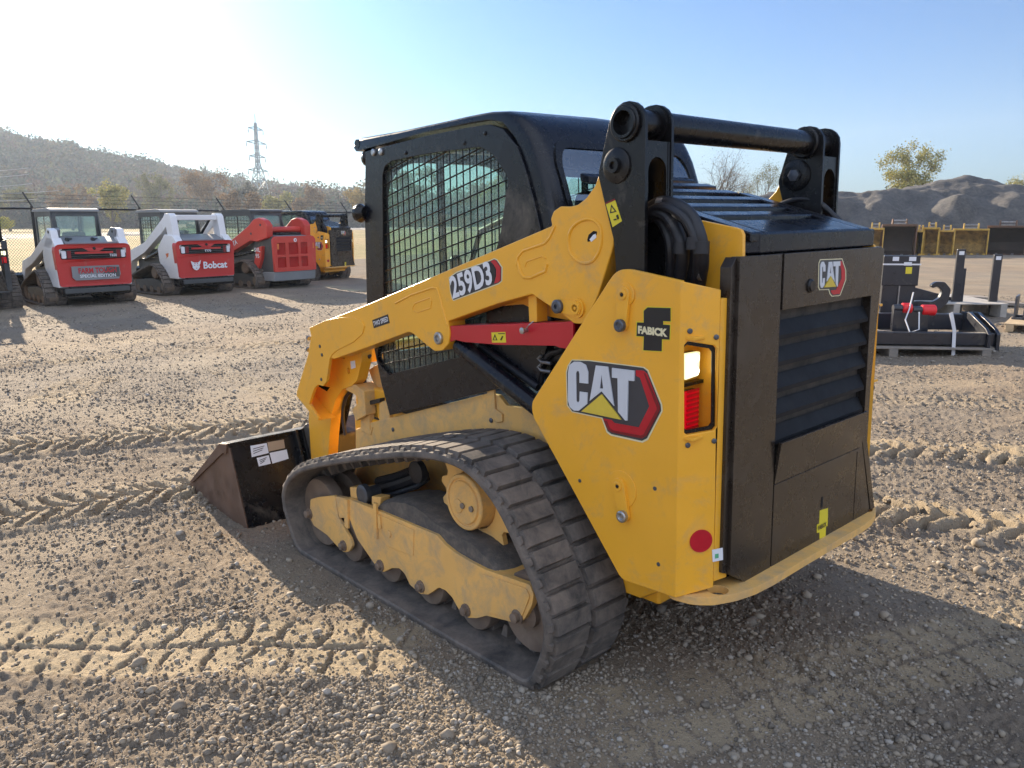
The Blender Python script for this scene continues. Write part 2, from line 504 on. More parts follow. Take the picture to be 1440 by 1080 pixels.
frame_px = [(247, 318), (300, 330), (345, 348), (440, 385), (540, 428), (632, 466), (660, 500), (700, 532), (760, 568), (812, 595), (985, 655), (1000, 692), (993, 735), (965, 785),
            (940, 802), (820, 772), (785, 782), (750, 780), (715, 748), (690, 702), (665, 676), (640, 665), (600, 692), (570, 690), (530, 655), (510, 612),
            (490, 592), (460, 592), (430, 607), (402, 585), (330, 480), (300, 402), (262, 400)]
yoke_px = [(152, 330), (180, 322), (245, 315), (258, 400), (303, 478), (312, 505), (300, 528), (280, 532), (255, 510), (215, 465), (165, 430), (150, 400)]
for sgn in (1, -1):
    fl = None if sgn == 1 else MIRY
    b = MB()
    fp = polyY(frame_px, 0.80, *C6)
    b.use('yellow_dusty').prism(rounded(fp, 0.008, 2), 0.775, 0.80)
    b.prism(rounded(fp, 0.008, 2), 0.56, 0.585)
    b.use('yellow_dusty').prism(rounded(polyY(yoke_px, 0.80, *C6), 0.012, 3), 0.785, 0.80)
    b.prism(rounded(polyY(yoke_px, 0.80, *C6), 0.012, 3), 0.56, 0.58)
    b.use('yellow_dusty').prism([onY(*p, 0.80) for p in sh([(262, 330), (640, 474), (700, 540), (985, 668), (960, 700), (700, 600), (560, 560), (300, 395)], *C6)], 0.585, 0.775)
    # raised plates and ribs on the frame
    pl = polyY([(420, 390), (547, 445), (545, 545), (440, 505)], 0.80, *C6)
    b.prism(pl, 0.80, 0.804)
    for q in ([(287, 330), (300, 330), (303, 440), (290, 430)], [(398, 340), (410, 345), (412, 480), (400, 470)], [(415, 385), (425, 390), (427, 440), (417, 436)]):
        b.prism(polyY(q, 0.80, *C6), 0.80, 0.812)
    pe = polyY([(808, 612), (975, 668), (988, 700), (960, 770), (945, 788), (822, 758), (796, 655)], 0.80, *C6)
    b.prism(rounded(pe, 0.01, 3), 0.80, 0.8045)
    for (cx, cy, r) in ((452, 460, .016),):
        x, z = onY(*sh([(cx, cy)], *C6)[0], .804)
        b.cyl((x, .80, z), (x, .810, z), r, 16)
    fr = b.build('track_frame', None, L, bevel=0.003, flip=fl, label='dusty yellow undercarriage frame with scalloped lower edge')
    # dirt lying on top of the frame
    b = MB()
    dp = polyY([(420, 372), (440, 345), (475, 318), (530, 308), (590, 322), (650, 360), (700, 405), (770, 440), (850, 480), (915, 545), (985, 640), (812, 592), (700, 520), (640, 462)], 0.70, *C6)
    dp2 = smooth_loop(dp, 2)
    ys = [0.785, 0.76, 0.72, 0.67, 0.62, 0.58]
    vs = []; k = len(dp2)
    rnd = random.Random(5)
    cx = sum(p.x for p in dp2) / k; cz = sum(p.y for p in dp2) / k
    for j, y in enumerate(ys):
        sc = [0.90, 0.97, 1.0, 1.0, 0.98, 0.95][j]
        for p in dp2:
            vs.append((cx + (p.x - cx) * sc + rnd.uniform(-.003, .003), y, cz + (p.y - cz) * sc + rnd.uniform(-.003, .003)))
    fs = [(j * k + i, j * k + (i + 1) % k, (j + 1) * k + (i + 1) % k, (j + 1) * k + i) for j in range(len(ys) - 1) for i in range(k)]
    fs += [tuple(range(k)), tuple(range((len(ys) - 1) * k, len(ys) * k))]
    b.add(vs, fs)
    b.build('dirt_on_frame', 'dirt', L, flip=fl, label='grey dirt caked on the top of the undercarriage frame')
    # rollers
    for (px, py) in ((280, 505), (420, 580), (573, 660), (745, 750)):
        x, z = onY(*sh([(px, py)], *C6)[0], .80)
        b = MB(); r = 0.106
        zc = 0.020 + r
        b.lathe((x, 0.766, zc), (0, -1, 0), [(-.02, .03), (-.02, .04), (0, .045), (0, r - .02), (.004, r - .004), (.012, r), (.055, r), (.058, .06), (.120, .06), (.123, r), (.17, r), (.175, .03)], 32)
        ro = b.build('roller', 'roller', L, flip=fl)
        b = MB()
        b.lathe((x, 0.80, z), (0, 1, 0), [(0, .026), (.008, .026), (.008, .017), (.022, .017), (.024, .012)], 12)
        b.build('bolt', 'roller', ro, flip=fl)
    # idlers
    IDX, IDZ = 1.592, .200
    for (x, z, r, bx, bz) in ((IDX, IDZ, 0.174, 1.647, .188), (0.085, 0.205, 0.150, 0.11, .195)):
        b = MB()
        b.lathe((x, 0.762, z), (0, -1, 0), [(-.02, .05), (0, .05), (.0, r - .05), (-.004, r - .03), (-.004, r - .008), (.01, r), (.05, r), (.054, r - .05), (.09, r - .05), (.12, r - .05), (.125, r), (.17, r), (.175, .04)], 40)
        idl = b.build('idler_wheel', 'roller', L, flip=fl)
        b = MB(); b.lathe((bx, 0.80, bz), (0, 1, 0), [(0, .028), (.006, .028), (.006, .019), (.024, .019), (.027, .012)], 12)
        b.build('bolt', 'roller', idl, flip=fl)
    # final drive
    hx, hz = onY(*sh([(733, 342)], *C6)[0], .75)
    b = MB()
    b.use('yellow_dusty').lathe((hx, 0.46, hz), (0, 1, 0), [(0, .12), (.2, .12), (.24, .112), (.285, .112), (.290, .108), (.290, .096), (.284, .094), (.284, .088), (.292, .084), (.292, .004)], 48)
    for a, rr in ((-0.15, .0), (-0.15, .06)):
        b.use('steel').cyl((hx - rr * .9, .752, hz - .012), (hx - rr * .9, .760, hz - .012), .012, 12)
    b.use('yellow_dusty').lathe((hx - .02 * 0 + .03, .70, hz - .02), (0, 1, 0), [(.045, .028), (.056, .028), (.058, .022)], 16)
    fd = b.build('final_drive', None, L, bevel=0.0015, flip=fl, label='round dusty yellow drive hub')
    b = MB(); nt_ = 15; pts = []
    for i in range(nt_ * 4):
        a = 2 * pi * i / (nt_ * 4); r = (.188, .218, .218, .188)[i % 4]
        pts.append((hx + r * cos(a), hz + r * sin(a)))
    b.prism(pts, 0.665, 0.69, holes=[circ(hx, hz, .12, 30)])
    sp = b.build('sprocket', 'yellow_dusty', L, bevel=0.003, flip=fl, label='toothed drive sprocket behind the hub')
    # grease fittings, small support roller and pipes above the frame
    b = MB()
    rx, rz = onY(*sh([(352, 312)], *C6)[0], .77)
    b.lathe((rx, .78, rz), (0, -1, 0), [(0, .02), (0, .040), (.004, .047), (.03, .047), (.034, .03), (.09, .03)], 24)
    b.build('carrier_roller', 'dark_steel', L, flip=fl)
    b = MB()
    for q in ([(302, 283), (335, 285), (338, 330), (305, 325)], [(385, 318), (420, 322), (415, 365), (385, 350)]):
        b = MB(); b.prism(polyY(q, .77, *C6), .72, .77); b.build('roller_bracket', 'yellow_dusty', L, bevel=.003, flip=fl)
    b = MB()
    def p3(px, py, y):
        x, z = onY(*sh([(px, py)], *C6)[0], y); return (x, y, z)
    b.tube([p3(400, 300, .62), p3(460, 280, .62), p3(520, 262, .62), p3(585, 235, .60)], .030, 10)
    b.tube([p3(410, 262, .60), p3(480, 245, .60), p3(540, 222, .60)], .022, 8)
    b.tube([p3(385, 318, .68), p3(470, 310, .66), p3(560, 280, .62), p3(600, 250, .60)], .012, 8)
    b.lathe(p3(572, 222, .64), (0, 1, 0), [(0, .05), (.03, .05), (.035, .03)], 18)
    b.build('suspension_linkage', 'hose', L, flip=fl)

# chassis ------------------------------------------------------------------------------------------------
b = MB()
b.use('yellow').box(-0.25, 1.75, -0.455, 0.455, 0.24, 0.62)
b.prism([(-.30, .40), (.3, .40), (.3, .25), (-.20, .265), (-.30, .33)], -0.50, 0.50)
b.box(0.35, 1.75, -0.44, 0.44, 0.62, 0.78)
b.build('chassis', None, L, bevel=0.012)
for sgn in (1, -1):
    fl = None if sgn == 1 else MIRY
    b = MB()
    pan = polyY([(500, 604), (523, 594), (687, 553), (701, 556), (712, 570), (735, 573), (800, 590), (830, 720), (560, 740), (500, 700)], .465)
    b.use('yellow_dusty').prism(pan, .445, .465)
    b.prism(polyY([(686, 545), (692, 543), (696, 548), (697, 575), (707, 582), (707, 593), (700, 594), (692, 588), (686, 575)], .47), .465, .475)
    o = b.build('fender_panel', None, L, bevel=.003, flip=fl, label='faded yellow side panel above the track')
    b = MB()
    for (px, py) in ((691, 591), (553, 604)):
        x, z = onY(px, py, .465); b.lathe((x, .465, z), (0, 1, 0), [(0, .011), (.004, .011), (.006, .007)], 8)
    b.build('bolt', 'dark_steel', o, flip=fl)
    # stop bracket, step and plates at the front of the cab
    b = MB()
    b.use('yellow_dusty').prism(polyY([(485, 548), (492, 541), (500, 541), (512, 551), (514, 584), (500, 592), (495, 576), (503, 567), (502, 558), (497, 554)], .50), .40, .50)
    b.prism(polyY([(507, 565), (518, 563), (520, 606), (524, 600), (521, 612), (507, 606)], .47), .42, .47)
    b.prism(polyY([(518, 520), (531, 512), (545, 560), (543, 592), (536, 596), (533, 560)], .40), .36, .40)
    b.prism(polyY([(533, 566), (545, 562), (548, 590), (533, 597)], .46), .40, .46)
    b.use('black_dusty').prism(polyY([(509, 566), (534, 560), (534, 566), (509, 572)], .47), .30, .47)
    b.prism(polyY([(514, 572), (530, 568), (533, 596), (522, 600)], .44), .36, .44)
    b.build('front_bracket', None, L, bevel=.003, flip=fl, label='bent yellow stop bracket and step beside the cab')

# side towers -------------------------------------------------------------------------------------------
YT = 0.645
side_px = [(747.5, 566), (748.5, 584), (871, 810), (877, 816), (950.5, 841), (954.5, 395), (884, 378.5), (873, 379), (864, 384), (856, 395)]
A = Vector((-0.458, YT)); B = Vector((-0.524, 0.538)); Cc = Vector((-0.534, 0.482))
AB = (B - A).normalized()


def onAB(px, py):        # chamfer plane: s along A->B, z
    r = mray(px, py)
    n = Vector((AB.y, -AB.x, 0)); P0 = Vector((A.x, A.y, 0))
    t = (P0 - CAM_M).dot(n) / r.dot(n); p = CAM_M + t * r
    return ((Vector((p.x, p.y)) - A).dot(AB), p.z)


def mpAB(p, t):          # t = depth inwards
    q = A + AB * p[0]; nin = Vector((-AB.y, AB.x))
    if nin.x < 0: nin = -nin
    return (q.x + nin.x * t, q.y + nin.y * t, p[1])


SAB = (B - A).length
TOWERS = []
for sgn in (1, -1):
    fl = None if sgn == 1 else MIRY
    b = MB()
    sp_ = polyY(side_px, YT)
    zt_a = sp_[5][1]; zb_a = sp_[4][1]
    sp_[4] = (A.x, zb_a); sp_[5] = (A.x, zt_a)
    b.use('yellow').prism(rounded(sp_, [.02, .03, .02, .03, 0, 0, .03, .03, .03, .03], 5), YT - .02, YT)
    zt_b = onX(1010, 408, B.x)[1]; zt_c = onX(1034, 416, Cc.x)[1]; zb_b = .43; zb_c = .455
    hole = [onAB(*q) for q in ((962.5, 485), (967, 480), (1005, 486), (1009, 491), (1008, 600), (1004, 605.5), (967, 612), (962.5, 609))]
    cb = [(0.0, zt_a), (SAB, zt_b), (SAB, zb_b), (0.0, zb_a)]
    b.prism(cb, 0.0, 0.014, mp=mpAB, holes=[hole])
    if sgn == 1: b.prism([(B.x, B.y), (Cc.x, Cc.y), (Cc.x + .02, Cc.y - .01), (B.x + .02, B.y - .01)], .45, min(zt_b, zt_c) - .004, 'z')
    # sunk floor between tower and body
    b.box(-.44, -.15, .46, YT - .02, 1.20, 1.21)
    zs = [h[1] for h in hole]; zt, zb = max(zs), min(zs)
    # recess liner
    b.box(-0.42, -0.405, .49, .63, zb - .02, zt + .02)
    b.box(-0.525, -0.405, .492, .502, zb - .02, zt + .02)
    b.box(-0.50, -0.405, .50, .63, zt + .004, zt + .014)
    b.box(-0.50, -0.405, .50, .63, zb - .014, zb - .004)
    T = b.build('side_tower', None, L, bevel=.0025, flip=fl, label=None if sgn == 1 else 'right side tower, mostly hidden')
    TOWERS.append(T)
    b = MB()   # black gasket round the recess opening
    inner = [(0.006 + (s) * .86, zb + .012 + (z - zb) * ((zt - zb - .024) / (zt - zb))) for s, z in hole]
    b.prism(hole, 0.015, 0.020, mp=mpAB, holes=[inner])
    b.build('gasket', 'black', T, flip=fl)
    # lamps inside the recess
    def lampbox(q, name, m, x0=-.450, x1=-.42):
        pts = [(min(.608, a_), c_) for a_, c_ in [onX(px, py, x0) for px, py in q]]
        bb = MB(); bb.use(m).prism(rounded(pts, .008, 3), x0, x0 + .012, 'x'); bb.use('black').prism(pts, x0 + .0125, x1, 'x')
        return bb.build(name, None, T, bevel=.002, flip=fl)
    lampbox([(962, 498), (985, 494), (983, 528), (963, 535)], 'work_lamp', 'lamp_white')
    y0_, z0_ = onX(973, 514, -.45)
    for dy in (-.016, .014):
        for dz in (-.020, .020):
            b = MB(); b.use('lamp_led').lathe((-.452, y0_ + dy - .004, z0_ + dz), (-1, 0, 0), [(0, .012), (.004, .011), (.006, .006)], 12); b.build('led', None, T, flip=fl)
    lampbox([(962, 552), (984, 547), (982, 600), (962, 604)], 'tail_lamp', 'lamp_red')
    ya_, za_ = onX(973, 575, -.45)
    for k in range(9):
        b = MB(); b.use('lens_red').box(-.453, -.450, ya_ - .034, ya_ + .028, za_ - .062 + .0145 * k, za_ - .055 + .0145 * k); b.build('lens_rib', None, T, flip=fl)
    b = MB(); b.use('black').box(-.446, -.42, .50, .612, za_ + .072, za_ + .082); b.build('lamp_bracket', None, T, flip=fl)
    for px, py in ((970, 465.6), (1007, 474), (1004, 620), (967, 626)):
        s_, z_ = onAB(px, py); q = A + AB * s_
        n_ = Vector((AB.y, -AB.x));
        if n_.x > 0: n_ = -n_
        b = MB(); b.lathe((q.x, q.y, z_), (n_.x, n_.y, 0), [(-.002, .0085), (.003, .0085), (.005, .005)], 8); b.build('bolt', 'dark_steel', T, flip=fl)
    for px, py in ((815.5, 676), (921, 687), (926, 793.5)):
        b = MB(); x, z = onY(px, py, YT); b.lathe((x, YT, z), (0, 1, 0), [(-.001, .007), (.0015, .007), (.002, .004)], 8); b.build('bolt', 'dark_steel', T, flip=fl)
    # two pin plates
    for (c0, c1, ring, m_) in (((879, 414), (877.5, 457), (886, 412), 'dark_steel'), ((872.5, 682.5), (880.5, 724), (876, 688), 'zinc')):
        b = MB()
        a0 = Vector(onY(*c0, YT)); a1 = Vector(onY(*c1, YT)); d = (a1 - a0).normalized(); nn = Vector((-d.y, d.x))
        r0, r1 = .026, .019
        out = []
        for k in range(13):
            a = pi * k / 12; out.append(tuple(a0 + nn * r0 * cos(a) - d * r0 * sin(a)))
        for k in range(9):
            a = pi * k / 8; out.append(tuple(a1 - nn * r1 * cos(a) + d * r1 * sin(a)))
        if ring[1] > 600:
            b.use('yellow').prism(circ(a0.x - .004, a0.y - .012, .062, 40), YT - .001, YT + .003)
        else:
            b.use('yellow').prism(circ(a0.x - .004, a0.y, .036, 32), YT - .001, YT + .006)
        b.use('yellow').prism(out, YT + .001, YT + .014)
        b.use('yellow').lathe((a0.x, YT + .014, a0.y), (0, 1, 0), [(0, .017), (.004, .016), (.0045, .008), (.001, .007)], 20)
        b.use('black').lathe((a0.x, YT + .0145, a0.y), (0, 1, 0), [(0, .006), (.004, .006)], 10)
        b.use(m_).lathe((a1.x, YT + .013, a1.y), (0, 1, 0), [(0, .020), (.014, .020), (.017, .016), (.017, .010), (.012, .008)], 20)
        b.build('pin_plate', None, T, bevel=.0015, flip=fl)
T = TOWERS[0]


def decal(name, layers, y, off, s, parent, label=None, step=.0009):
    b = MB()
    for k, (m, pts, *h) in enumerate(layers):
        hs = [polyY(q, y, off, s) for q in h]
        b.use(m).prism(polyY(pts, y, off, s), y + .0004, y + .0008 + step * k, holes=hs)
    return b.build(name, None, parent, label=label, smooth=0)


decal('maker_emblem', [
    ('cream_dec', [(165, 172), (335, 178), (850, 243), (890, 272), (1022, 598), (1027, 662), (888, 935), (835, 962), (535, 895), (494, 865), (446, 733), (165, 672), (117, 608), (108, 292), (125, 228)]),
    ('grey_dec', [(168, 181), (333, 187), (842, 251), (880, 280), (1008, 600), (1013, 658), (878, 920), (831, 944), (542, 880), (506, 853), (457, 724), (170, 663), (127, 602), (118, 300), (134, 235)]),
    ('red_dec', [(775, 272), (848, 278), (883, 308), (1003, 622), (1003, 650), (878, 893), (833, 920), (547, 862), (512, 835), (462, 730), (545, 745), (572, 774), (803, 815), (903, 615), (815, 345), (775, 325)]),
    ('dkred_dec', [(866, 300), (1003, 622), (1003, 650), (878, 893), (833, 920), (547, 862), (512, 835), (470, 750), (500, 752), (530, 825), (560, 843), (822, 893), (850, 880), (975, 645), (974, 626), (850, 300)]),
    ('silver_dec', [(325, 400), (325, 290), (302, 222), (250, 193), (190, 192), (146, 226), (134, 300), (134, 560), (150, 620), (190, 655), (235, 658), (316, 590), (320, 485), (245, 475), (243, 560), (231, 582), (214, 567), (210, 300), (222, 278), (238, 284), (243, 310), (243, 392)]),
    ('silver_dec', [(400, 228), (515, 240), (572, 612), (455, 472), (341, 562)], [(455, 315), (470, 447), (437, 446)]),
    ('silver_dec', [(555, 250), (768, 277), (765, 375), (708, 370), (699, 750), (680, 748), (612, 665), (608, 348), (555, 342)]),
    ('gold_dec', [(455, 502), (640, 740), (265, 662)]),
], YT, (780, 480), 6.75, T, label='silver lettered emblem with a yellow triangle and red hexagon')
decal('dealer_emblem', [
    ('yel_dec', [(868, 400), (902, 366), (1106, 372), (1106, 500), (1045, 497), (1045, 512), (1102, 516), (1098, 652), (1034, 650), (1032, 750), (864, 742), (868, 626), (806, 622), (810, 492), (868, 494)]),
    ('black_dec', [(874, 402), (906, 373), (1100, 379), (1100, 492), (1037, 489), (1038, 518), (1095, 522), (1091, 645), (1027, 642), (1025, 743), (871, 735), (875, 619), (813, 615), (817, 500), (874, 501)]),
], YT, (760, 370), 6.0, T, label='black letter f dealer emblem')


def text_px(name, txt, ll, lr, ul, y, m, parent, bold=.02, depth=.003):
    a = Vector((onY(*ll, y)[0], y, onY(*ll, y)[1])); c = Vector((onY(*lr, y)[0], y, onY(*lr, y)[1])); d = Vector((onY(*ul, y)[0], y, onY(*ul, y)[1]))
    return text_mesh(name, txt, a, c - a, d - a, (d - a).length, m, parent, width=(c - a).length, bold=bold, depth=depth)


text_px('lettering', 'FABICK', (898, 468), (939.5, 473), (898, 458.5), YT, 'cream_dec', T, bold=.06, depth=.003)
# reflector and small sticker on the chamfer
b = MB()
s_, z_ = onAB(985.5, 760.5)
b.use('red_dec').prism([(s_ + .037 * cos(2 * pi * i / 28), z_ + .037 * sin(2 * pi * i / 28)) for i in range(28)], -.003, -.0005, mp=mpAB)
b.build('reflector', None, T, label='round red reflector')
b = MB()
b.use('white_dec').prism([onAB(1001, 773), onAB(1016, 770), onAB(1016.5, 787), onAB(1002, 790)], -.002, -.0005, mp=mpAB)
b.use('green_dec').prism([onAB(1005, 779), onAB(1010, 778), onAB(1010, 784), onAB(1005, 785)], -.003, -.0005, mp=mpAB)
b.build('sticker', None, T)

# bumper plate --------------------------------------------------------------------------------------------
b = MB()
zt = .415
def onZ(px, py, z):
    r = mray(px, py); t = (z - CAM_M.z) / r.z; p = CAM_M + t * r; return (p.x, p.y)
xr = -.60
half = [(-.33, .56), (-.43, .63), (-.50, .615), (-.545, .575), (-.580, .50), (-.598, .42), (-.604, .32), (-.602, .10)]
full = half + [(x, -y) for x, y in reversed(half)]
b.use('yellow_dusty').prism(rounded(full, .02, 4), zt - .026, zt, 'z', holes=[circ(-.525, .515, .033, 24), circ(-.525, -.515, .033, 24)])
b.build('bumper_plate', None, L, bevel=.003, label='thick yellow bumper plate with scuffed rim and tie down holes')

# engine bay and hood --------------------------------------------------------------------------------------
zf = onX(1090, 326, -.535)[1]; zl = onX(1090, 357, -.53)[1]
hx0, hz0 = onY(966, 294, .36)
b = MB()
b.use('black').box(-.50, .30, -.43, .43, .42, 1.36)
b.build('engine_block_cover', None, L)
for sgn in (1, -1):
    fl = None if sgn == 1 else MIRY
    b = MB()
    p = polyY([(984, 309.5), (1036, 320.5), (1042, 323), (1045, 330), (1044, 400), (1038, 480), (960, 470), (950, 420), (950, 340)], .455)
    b.use('yellow').prism(p, .44, .455)
    o = b.build('engine_side_panel', None, L, bevel=.003, flip=fl)
    if sgn == -1: o.location = (0, 0, -.07)
    x, z = onY(1006, 388, .455)
b = MB()
slope = (hz0 - zf) / (hx0 + .535)
def hz(x): return zf + (x + .535) * slope
def hood_slab(x0, x1, y0, y1, d0, d1):
    b.add([(x0, y0, hz(x0) + d0), (x1, y0, hz(x1) + d0), (x1, y1, hz(x1) + d0), (x0, y1, hz(x0) + d0),
           (x0, y0, hz(x0) + d1), (x1, y0, hz(x1) + d1), (x1, y1, hz(x1) + d1), (x0, y1, hz(x0) + d1)],
          [(0, 3, 2, 1), (4, 5, 6, 7), (0, 1, 5, 4), (1, 2, 6, 5), (2, 3, 7, 6), (3, 0, 4, 7)])
b.use('cab_black')
hw = .405; xe = hx0 + .25
hood_slab(-.535, xe, hw - .075, hw, -.03, 0); hood_slab(-.535, xe, -hw, -hw + .075, -.03, 0)
hood_slab(-.535, -.40, -hw + .075, hw - .075, -.03, 0)
xs_ = [-.40 + i * .105 for i in range(8)]
for i, x in enumerate(xs_[:-1]):
    hood_slab(x + .055, x + .105, -hw + .075, hw - .075, -.03, 0)
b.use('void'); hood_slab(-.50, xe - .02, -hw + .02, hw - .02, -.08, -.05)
b.use('cab_black').box(-.538, -.50, -.43, .36, zl + .004, zf - .002)
b.prism([(-.538, .36), (-.50, .43), (-.40, .43), (-.40, .36)], zl + .004, zf - .004, 'z')
b.prism([(-.50, zl), (-.50, zf - .012), (xe, hz(xe) - .012), (xe, 1.30), (-.3, 1.30)], .405, .43)
b.prism([(-.50, zl), (-.50, zf - .012), (xe, hz(xe) - .012), (xe, 1.30), (-.3, 1.30)], -.43, -.405)
b.build('engine_hood', None, L, bevel=.006, label='black louvred engine hood')

M['louvre'] = mat('louvre_paint', (.006, .007, .010), .6, 0, (.06, .05, .04), .12, 5, .2, 4, spec=.25)
M['radiator'] = mat('dusty_radiator_screen', (.030, .027, .024), .8, 0, (.10, .085, .07), .5, 12, .3, 30, bump=.5, bscale=150)
# rear door -------------------------------------------------------------------------------------------------
XD = -.552
def X_(pts): return [onX(px, py, XD) for px, py in pts]
b = MB()
dt = onX(1041, 361, XD)[1]
yl = onX(1041, 361, XD)[0]; yr = onX(1239, 348.5, XD)[0]
yg, _ = onX(1098, 420, XD)
ytr = onX(1227, 418, XD)[0]
z_tp = onX(1099, 436, XD)[1]; z_lo = onX(1103, 618, XD)[1]; zb_ = onX(1031, 806, XD)[1]
yrg = onX(1216, 575, XD)[0]; yrb = onX(1223, 716, XD)[0]
b.use('door_black')
ZB2 = .403
b.prism([(yg, dt), (yl, dt), (yl + .004, zb_), (yl - .10, ZB2), (yg, ZB2)], XD, XD + .03, 'x')                       # left column
b.prism([(yl, dt - .001), (yl + .026, dt - .03), (yl + .03, zb_ + .01), (yl + .004, zb_)], XD + .012, XD + .05, 'x')
b.prism([(yr, dt), (yg - .006, dt), (yg - .006, z_tp), (yrg + .012, z_tp)], XD - .004, XD + .03, 'x')  # upper panel
b.prism([(yr, dt), (yrg + .004, z_tp + .0), (yrg, .95), (yrg, .72), (yrb - .01, ZB2 + .015), (yrb - .045, ZB2 + .015), (yrg - .04, .72), (yrg - .04, .95), (yr - .03, dt - .01)], XD, XD + .03, 'x')
low = [(yg - .006, z_lo), (yrg + .012, z_lo), (yrg + .006, .73), (-.36, .70), (-.36, ZB2 + .01), (yg - .006, ZB2)]
def lowx(p, t):  # the lower panel leans out towards its top edge
    lean = -.020 * max(0, (p[1] - .70) / (z_lo - .70))
    return (XD + t + lean, p[0], p[1])
lw1 = [(yg - .006, .702), (yrg + .008, .702), (yrg + .006, .70), (-.36, .69), (-.36, ZB2 + .01), (yg - .006, ZB2)]
b.prism(lw1, 0.0, .012, mp=lowx)
b.prism([(yg - .006, z_lo), (yrg + .012, z_lo), (yrg + .008, .704), (yg - .006, .704)], 0.0, .012, mp=lowx)
b.prism([(-.365, .69), (yrg + .004, .72), (yrb, ZB2 + .012), (-.365, ZB2 + .006)], XD, XD + .03, 'x')
RD = b.build('rear_door', None, L, bevel=.004, label='dusty black rear engine door with open louvres')
b = MB()
b.use('radiator').box(XD + .036, XD + .046, yrg - .03, yg, z_lo - .1, z_tp + .02)
b.build('grille_backing', None, RD)
b = MB(); b.use('black_dusty')
b.box(XD + .028, XD + .09, yrg - .012, yrg + .002, z_lo - .1, z_tp + .02); b.build('grille_frame', None, RD); b = MB(); b.use('black_dusty').box(XD + .028, XD + .09, yg - .002, yg + .012, z_lo - .1, z_tp + .02)
b.build('grille_frame', None, RD)
b = MB(); nl = 5; b.use('louvre')
for i in range(nl):
    z0 = z_tp - .015 - (z_tp - z_lo) * (i + .35) / nl
    y0, y1 = yrg + .006, yg - .008
    # angled vane with a lit upper flange
    b.add([(XD + .027, y0, z0 + .008), (XD + .027, y1, z0 + .008), (XD + .006, y1, z0 - .036), (XD + .006, y0, z0 - .036),
           (XD + .030, y0, z0 + .002), (XD + .030, y1, z0 + .002), (XD + .010, y1, z0 - .042), (XD + .010, y0, z0 - .042)],
          [(0, 1, 2, 3), (7, 6, 5, 4), (3, 2, 6, 7), (1, 0, 4, 5), (0, 3, 7, 4), (1, 5, 6, 2)])
    b.box(XD + .005, XD + .012, y0, y1, z0 - .050, z0 - .036)
b.build('louvre', None, RD)
b = MB()
cy, cz = onX(1139.5, 402, XD - .004)
b.lathe((XD - .004, cy, cz), (-1, 0, 0), [(-.002, .023), (.004, .023), (.006, .019), (.010, .017), (.010, .006)], 20)
b.build('latch', 'black', RD)
b = MB()
cy, cz = onX(1155.5, 706, XD); b.use('void').prism([(cy - .006, cz - .02), (cy + .006, cz - .02), (cy + .006, cz + .02), (cy - .006, cz + .02)], XD - .0015, XD + .002, 'x')
b.build('keyhole', None, RD)
def decX(name, layers, off, s, x, parent, label=None):
    b = MB()
    for k, (m, pts, *h) in enumerate(layers):
        b.use(m).prism(polyX(pts, x, off, s), x - .0008 - .0008 * k, x - .0003, 'x', holes=[polyX(q, x, off, s) for q in h])
    return b.build(name, None, parent, label=label, smooth=0)
decX('maker_emblem', [
    ('cream_dec', [(798, 208), (985, 200), (1018, 300), (1018, 380), (970, 510), (955, 518), (895, 522), (878, 500), (868, 465), (790, 468), (780, 440), (785, 240)]),
    ('grey_dec', [(802, 215), (980, 208), (1010, 302), (1010, 378), (964, 505), (950, 511), (900, 515), (884, 495), (874, 458), (796, 461), (787, 438), (791, 242)]),
    ('red_dec', [(965, 222), (978, 222), (1005, 305), (1005, 375), (960, 498), (905, 506), (890, 490), (885, 470), (930, 465), (975, 370), (975, 300), (962, 262)]),
    ('silver_dec', [(838, 310), (838, 260), (825, 228), (808, 228), (795, 255), (792, 420), (798, 445), (812, 450), (830, 425), (834, 365), (816, 368), (814, 405), (808, 405), (810, 275), (817, 268), (820, 312)]),
    ('silver_dec', [(865, 230), (892, 228), (915, 400), (880, 345), (848, 395)], [(879, 268), (884, 325), (872, 327)]),
    ('silver_dec', [(900, 228), (960, 224), (960, 262), (945, 264), (938, 438), (930, 436), (922, 410), (922, 266), (902, 268)]),
    ('gold_dec', [(880, 350), (922, 438), (825, 445)]),
], (1020, 330), 6.0, XD - .004, RD, label='small silver lettered emblem')
decX('dealer_sticker', [
    ('yel_dec', [(845, 210), (908, 190), (908, 255), (905, 330), (893, 335), (890, 410), (843, 432), (843, 380), (822, 385), (822, 320), (840, 312)]),
], (1000, 680), 5.538, XD, RD, label='yellow cross shaped dealer sticker')
o = text_mesh('lettering', 'FABICK', (XD, *onX(1149.5, 745.5, XD)), (0, -1, 0), (0, 0, 1), .016, 'black_dec', RD, width=.062, bold=.03, depth=.003)

